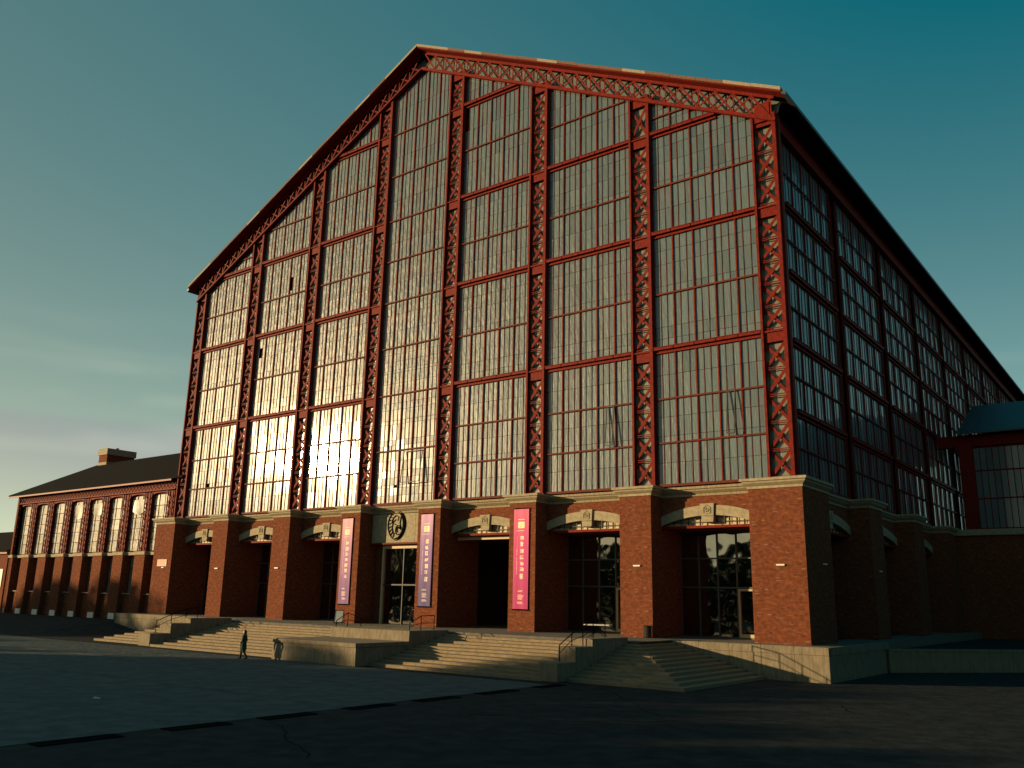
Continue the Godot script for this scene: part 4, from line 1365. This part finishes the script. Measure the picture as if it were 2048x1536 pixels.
func build_stairs():
	flight("wide stone flight between the left cheek block and the central plinth", 19.65, 34.98, 0)
	flight("wide stone flight between the central plinth and right cheek block", 42.42, 54.35, 0)
	flight("corner flight of stone steps turning down to the right", 55.42, 56.0, 1)
	flight("corner flight of stone steps turning down to the left", 16.0, 18.2, -1)
	cheek("stepped concrete cheek block left of the wide left flight", 18.2, 19.64)
	cheek("stepped concrete cheek block between the right flight and corner steps", 54.36, 55.41)
	var p := thing("concrete_plinth", "massive stained two-tier concrete plinth between the two wide flights", "plinth", Vector3(0, GROUND, 0))
	var n := 2
	var cuts := [35.0, 36.9, 42.4]
	for i in 2:
		var a := new_st()
		cbx(a, cuts[i] + 0.005, cuts[i + 1] - 0.005, 0.0, 1.02, 8.6, 12.9 + 0.012 * i, 0.03)
		obj("front_block", a, M.concrete, p)
		var c := new_st()
		cbx(c, cuts[i] - 0.04, cuts[i + 1] + (0.04 if i == 1 else -0.05), 1.023, 1.25, 8.6, 12.98, 0.03)
		obj("capping_slab", c, M.concrete, p)
	var b := new_st()
	cbx(b, 35.3, 42.36, 0.0, 1.86, 5.0, 8.58, 0.03)
	obj("rear_block", b, M.concrete, p)
	handrail("dark pipe handrail climbing the left cheek block", [Vector3(18.9, 0.0, 11.0), Vector3(18.9, 0.45, 9.8), Vector3(18.9, 0.85, 8.6), Vector3(18.9, 1.0, 7.6)], [0.87, 0.7, 0.9, 0.8])
	handrail("dark pipe handrail climbing the right cheek block", [Vector3(54.9, -0.05, 10.9), Vector3(54.9, 0.45, 9.8), Vector3(54.9, 0.78, 8.76), Vector3(54.9, 1.1, 7.76), Vector3(54.9, 1.1, 6.55)], [0.82, 0.62, 0.95, 0.9, 0.9])
	handrail("dark pipe handrail at the right end of the central plinth", [Vector3(42.2, 0.55, 8.4), Vector3(42.2, 0.98, 7.4), Vector3(42.2, 1.0, 6.2)], [0.43, 0.87, 0.89])
	handrail("dark pipe handrail at the left end of the central plinth", [Vector3(35.5, 0.5, 8.3), Vector3(35.5, 1.0, 7.3), Vector3(35.5, 0.6, 6.1)], [0.4, 0.9, 0.5])

# ---------------------------------------------------------------- trees across the square, behind the viewer
func tree_proto(seed_: int) -> Array:   # 10 m tall: trunk with limbs, crown of leaf clumps
	var r := RandomNumberGenerator.new(); r.seed = seed_
	var tk := new_st()
	tube(tk, [Vector3.ZERO, Vector3(0.1, 2.5, 0), Vector3(-0.1, 5.5, 0.1), Vector3(0.1, 8.5, 0)], 0.28, 0.06, 8)
	for i in 9:
		var y := r.randf_range(1.6, 6.5); var a := r.randf() * TAU
		tube(tk, [Vector3(0, y, 0), Vector3(cos(a) * 1.2, y + 0.9, sin(a) * 1.2), Vector3(cos(a) * 2.4, y + 2.2, sin(a) * 2.4)], 0.1, 0.03, 5)
	var cr := new_st()
	var clumps := []
	for i in 60:
		var y := r.randf_range(0.8, 9.6)
		var rad := 3.1 * pow(sin(clampf((y + 0.4) / 10.2, 0.02, 1.0) * PI), 0.6)
		var a := r.randf() * TAU; var q := sqrt(r.randf()) * rad
		clumps.append([Vector3(cos(a) * q, y, sin(a) * q), r.randf_range(0.7, 1.15)])
	for c in clumps:
		for i in 42:
			var d := Vector3(r.randfn(), r.randfn(), r.randfn()).normalized()
			var p: Vector3 = c[0] + d * c[1] * pow(r.randf(), 0.4)
			if p.y > 10.0: p.y = 10.0 - r.randf() * 0.3
			var b := Basis(Vector3(r.randfn(), r.randfn(), r.randfn()).normalized(), r.randf() * TAU)
			var s := r.randf_range(0.16, 0.30)
			var q := [p + b * Vector3(-s, 0, 0), p + b * Vector3(0, s * 0.55, s * 0.1), p + b * Vector3(s, 0, 0), p + b * Vector3(0, -s * 0.55, s * 0.1)]
			tri(cr, q[0], q[1], q[2])
			tri(cr, q[0], q[2], q[3])
	return [tk.commit(), cr.commit()]

func build_trees():
	var protos := [tree_proto(101), tree_proto(102), tree_proto(103)]
	var prof := [[-170, 17.0], [-140, 19.0], [-124, 22.0], [-112, 22.5], [-100, 20.0], [-92, 18.0], [-82, 14.5], [-68, 12.6], [-52, 12.4], [-44, 13.6], [-34, 16.2], [-24, 16.6], [-14, 13.5], [0, 12.0], [20, 10.5], [40, 11.0], [75, 12.0]]
	var i := 0
	for row in 2:
		var x := -165.0 + row * 3.0
		while x < 125.0:
			var h := 12.0
			for k in prof.size() - 1:
				if x >= prof[k][0] and x < prof[k + 1][0]: h = lerpf(prof[k][1], prof[k + 1][1], (x - prof[k][0]) / (prof[k + 1][0] - prof[k][0]))
			var s := (h + 1.75) / 10.0 * rng.randf_range(0.95, 1.03)
			plant(protos[i % 3], Vector3(x, GROUND - 0.02, 80.0 + row * 6.0 + rng.randf_range(-1.5, 1.5)), s * (1.0 if row == 0 else 1.04), "leafy tree in the row across the square facing the hall", "row of trees across the square")
			x += 4.0 * s * rng.randf_range(0.85, 1.1)
			i += 1
	var z := -75.0
	while z < 66.0:
		plant(protos[i % 3], Vector3(118.0 + rng.randf_range(-2.0, 2.0), GROUND - 0.02, z), rng.randf_range(1.6, 2.1), "leafy tree in the row beside the hall's right flank", "row of trees beside the hall")
		z += rng.randf_range(6.0, 8.5)
		i += 1

func plant(pr: Array, at: Vector3, s: float, label: String, group: String):
	var t := thing("street_tree", label, "tree", at, rng.randf() * TAU, group)
	var a := obj("trunk", pr[0], M.bark, t); a.scale = Vector3(s, s, s)
	var b := obj("crown", pr[1], M.leaf, t); b.scale = Vector3(s, s, s)

# ---------------------------------------------------------------- sky
func sky_panorama() -> ImageTexture:
	var w := 1024; var h := 512
	var im := Image.create(w, h, false, Image.FORMAT_RGBF)
	var cl := FastNoiseLite.new(); cl.seed = 8; cl.frequency = 1.0; cl.fractal_octaves = 5
	for y in h:
		var el := PI / 2.0 - (y + 0.5) / h * PI
		for x in w:
			var az := (x + 0.5) / w * TAU      # 0 looks along -z
			var d := Vector3(sin(az) * cos(el), sin(el), -cos(az) * cos(el))
			var ang := rad_to_deg(acos(clampf(d.dot(SUN), -1.0, 1.0)))
			var k := clampf((ang - 50.0) / 70.0, 0.0, 1.0)
			k = smoothstep(0.0, 1.0, k)
			var e := rad_to_deg(maxf(el, 0.0))
			var c := Vector3(0.030, 0.135, 0.160).lerp(Vector3(-0.048, 0.072, 0.130), k)
			c += Vector3(0.17, 0.24, 0.22).lerp(Vector3(0.54, 0.66, 0.52), k) * exp(-e / lerpf(20.0, 14.0, k))
			c += Vector3(0.36, 0.21, 0.03) * (1.0 - 0.75 * k) * exp(-e / 6.0)
			c += Vector3(0.29, 0.26, 0.11) * (1.0 - k) * exp(-e / 8.0)
			c += Vector3(1.3, 0.85, 0.40) * exp(-ang / 20.0) * exp(-e / 25.0)
			c += Vector3(0.9, 0.6, 0.28) * exp(-ang / 10.0)
			# thin drawn-out streaks low in the sky
			var n := cl.get_noise_3d(d.x * 2.6, d.y * 34.0, d.z * 2.6)
			var band := exp(-pow((rad_to_deg(el) - 10.5) / 3.5, 2.0))
			c += Vector3(0.14, 0.125, 0.085) * clampf(n * 1.6, 0.0, 0.8) * band
			var hor := Vector3(0.45, 0.45, 0.35)
			c = c.max(Vector3(0.003, 0.0, 0.0))
			if el < 0.0: c = hor.lerp(Vector3(0.03, 0.035, 0.035), smoothstep(0.0, 0.06, -el))
			im.set_pixel(x, y, Color(c.x, c.y, c.z) / 1.6)
	return ImageTexture.create_from_image(im)

func _ready():
	rng.seed = 4242
	var cam := Camera3D.new()
	cam.name = "camera"
	cam.fov = 47.456
	cam.position = Vector3(80.43, 2.164, 48.60)
	cam.rotation = Vector3(0.24021, 0.65341, 0.02055)
	cam.near = 0.1
	cam.far = 3000.0
	add_child(cam)
	cam.current = true
	var env := Environment.new()
	env.background_mode = Environment.BG_SKY
	var sky := Sky.new()
	var sm := PanoramaSkyMaterial.new()
	sm.panorama = sky_panorama()
	sky.sky_material = sm
	env.sky = sky
	env.background_energy_multiplier = 1.0
	env.tonemap_mode = Environment.TONE_MAPPER_LINEAR
	env.tonemap_exposure = 1.6
	env.sdfgi_enabled = true
	env.ssao_enabled = true
	env.ssil_enabled = true
	var we := WorldEnvironment.new()
	we.name = "environment"
	we.environment = env
	add_child(we)
	var sun := DirectionalLight3D.new()
	sun.name = "sun"
	sun.light_energy = 1.4
	sun.light_color = Color(1.0, 0.86, 0.64)
	sun.light_angular_distance = 0.5
	sun.shadow_enabled = true
	add_child(sun)
	sun.look_at_from_position(SUN * 100.0, Vector3.ZERO)
	make_materials()
	build_ground()
	build_terrace()
	build_hall()
	build_left_wing()
	build_right_wing()
	build_far_house()
	build_right_yard()
	build_cracks()
	build_stairs()
	build_trees()
	build_person()
	build_small()
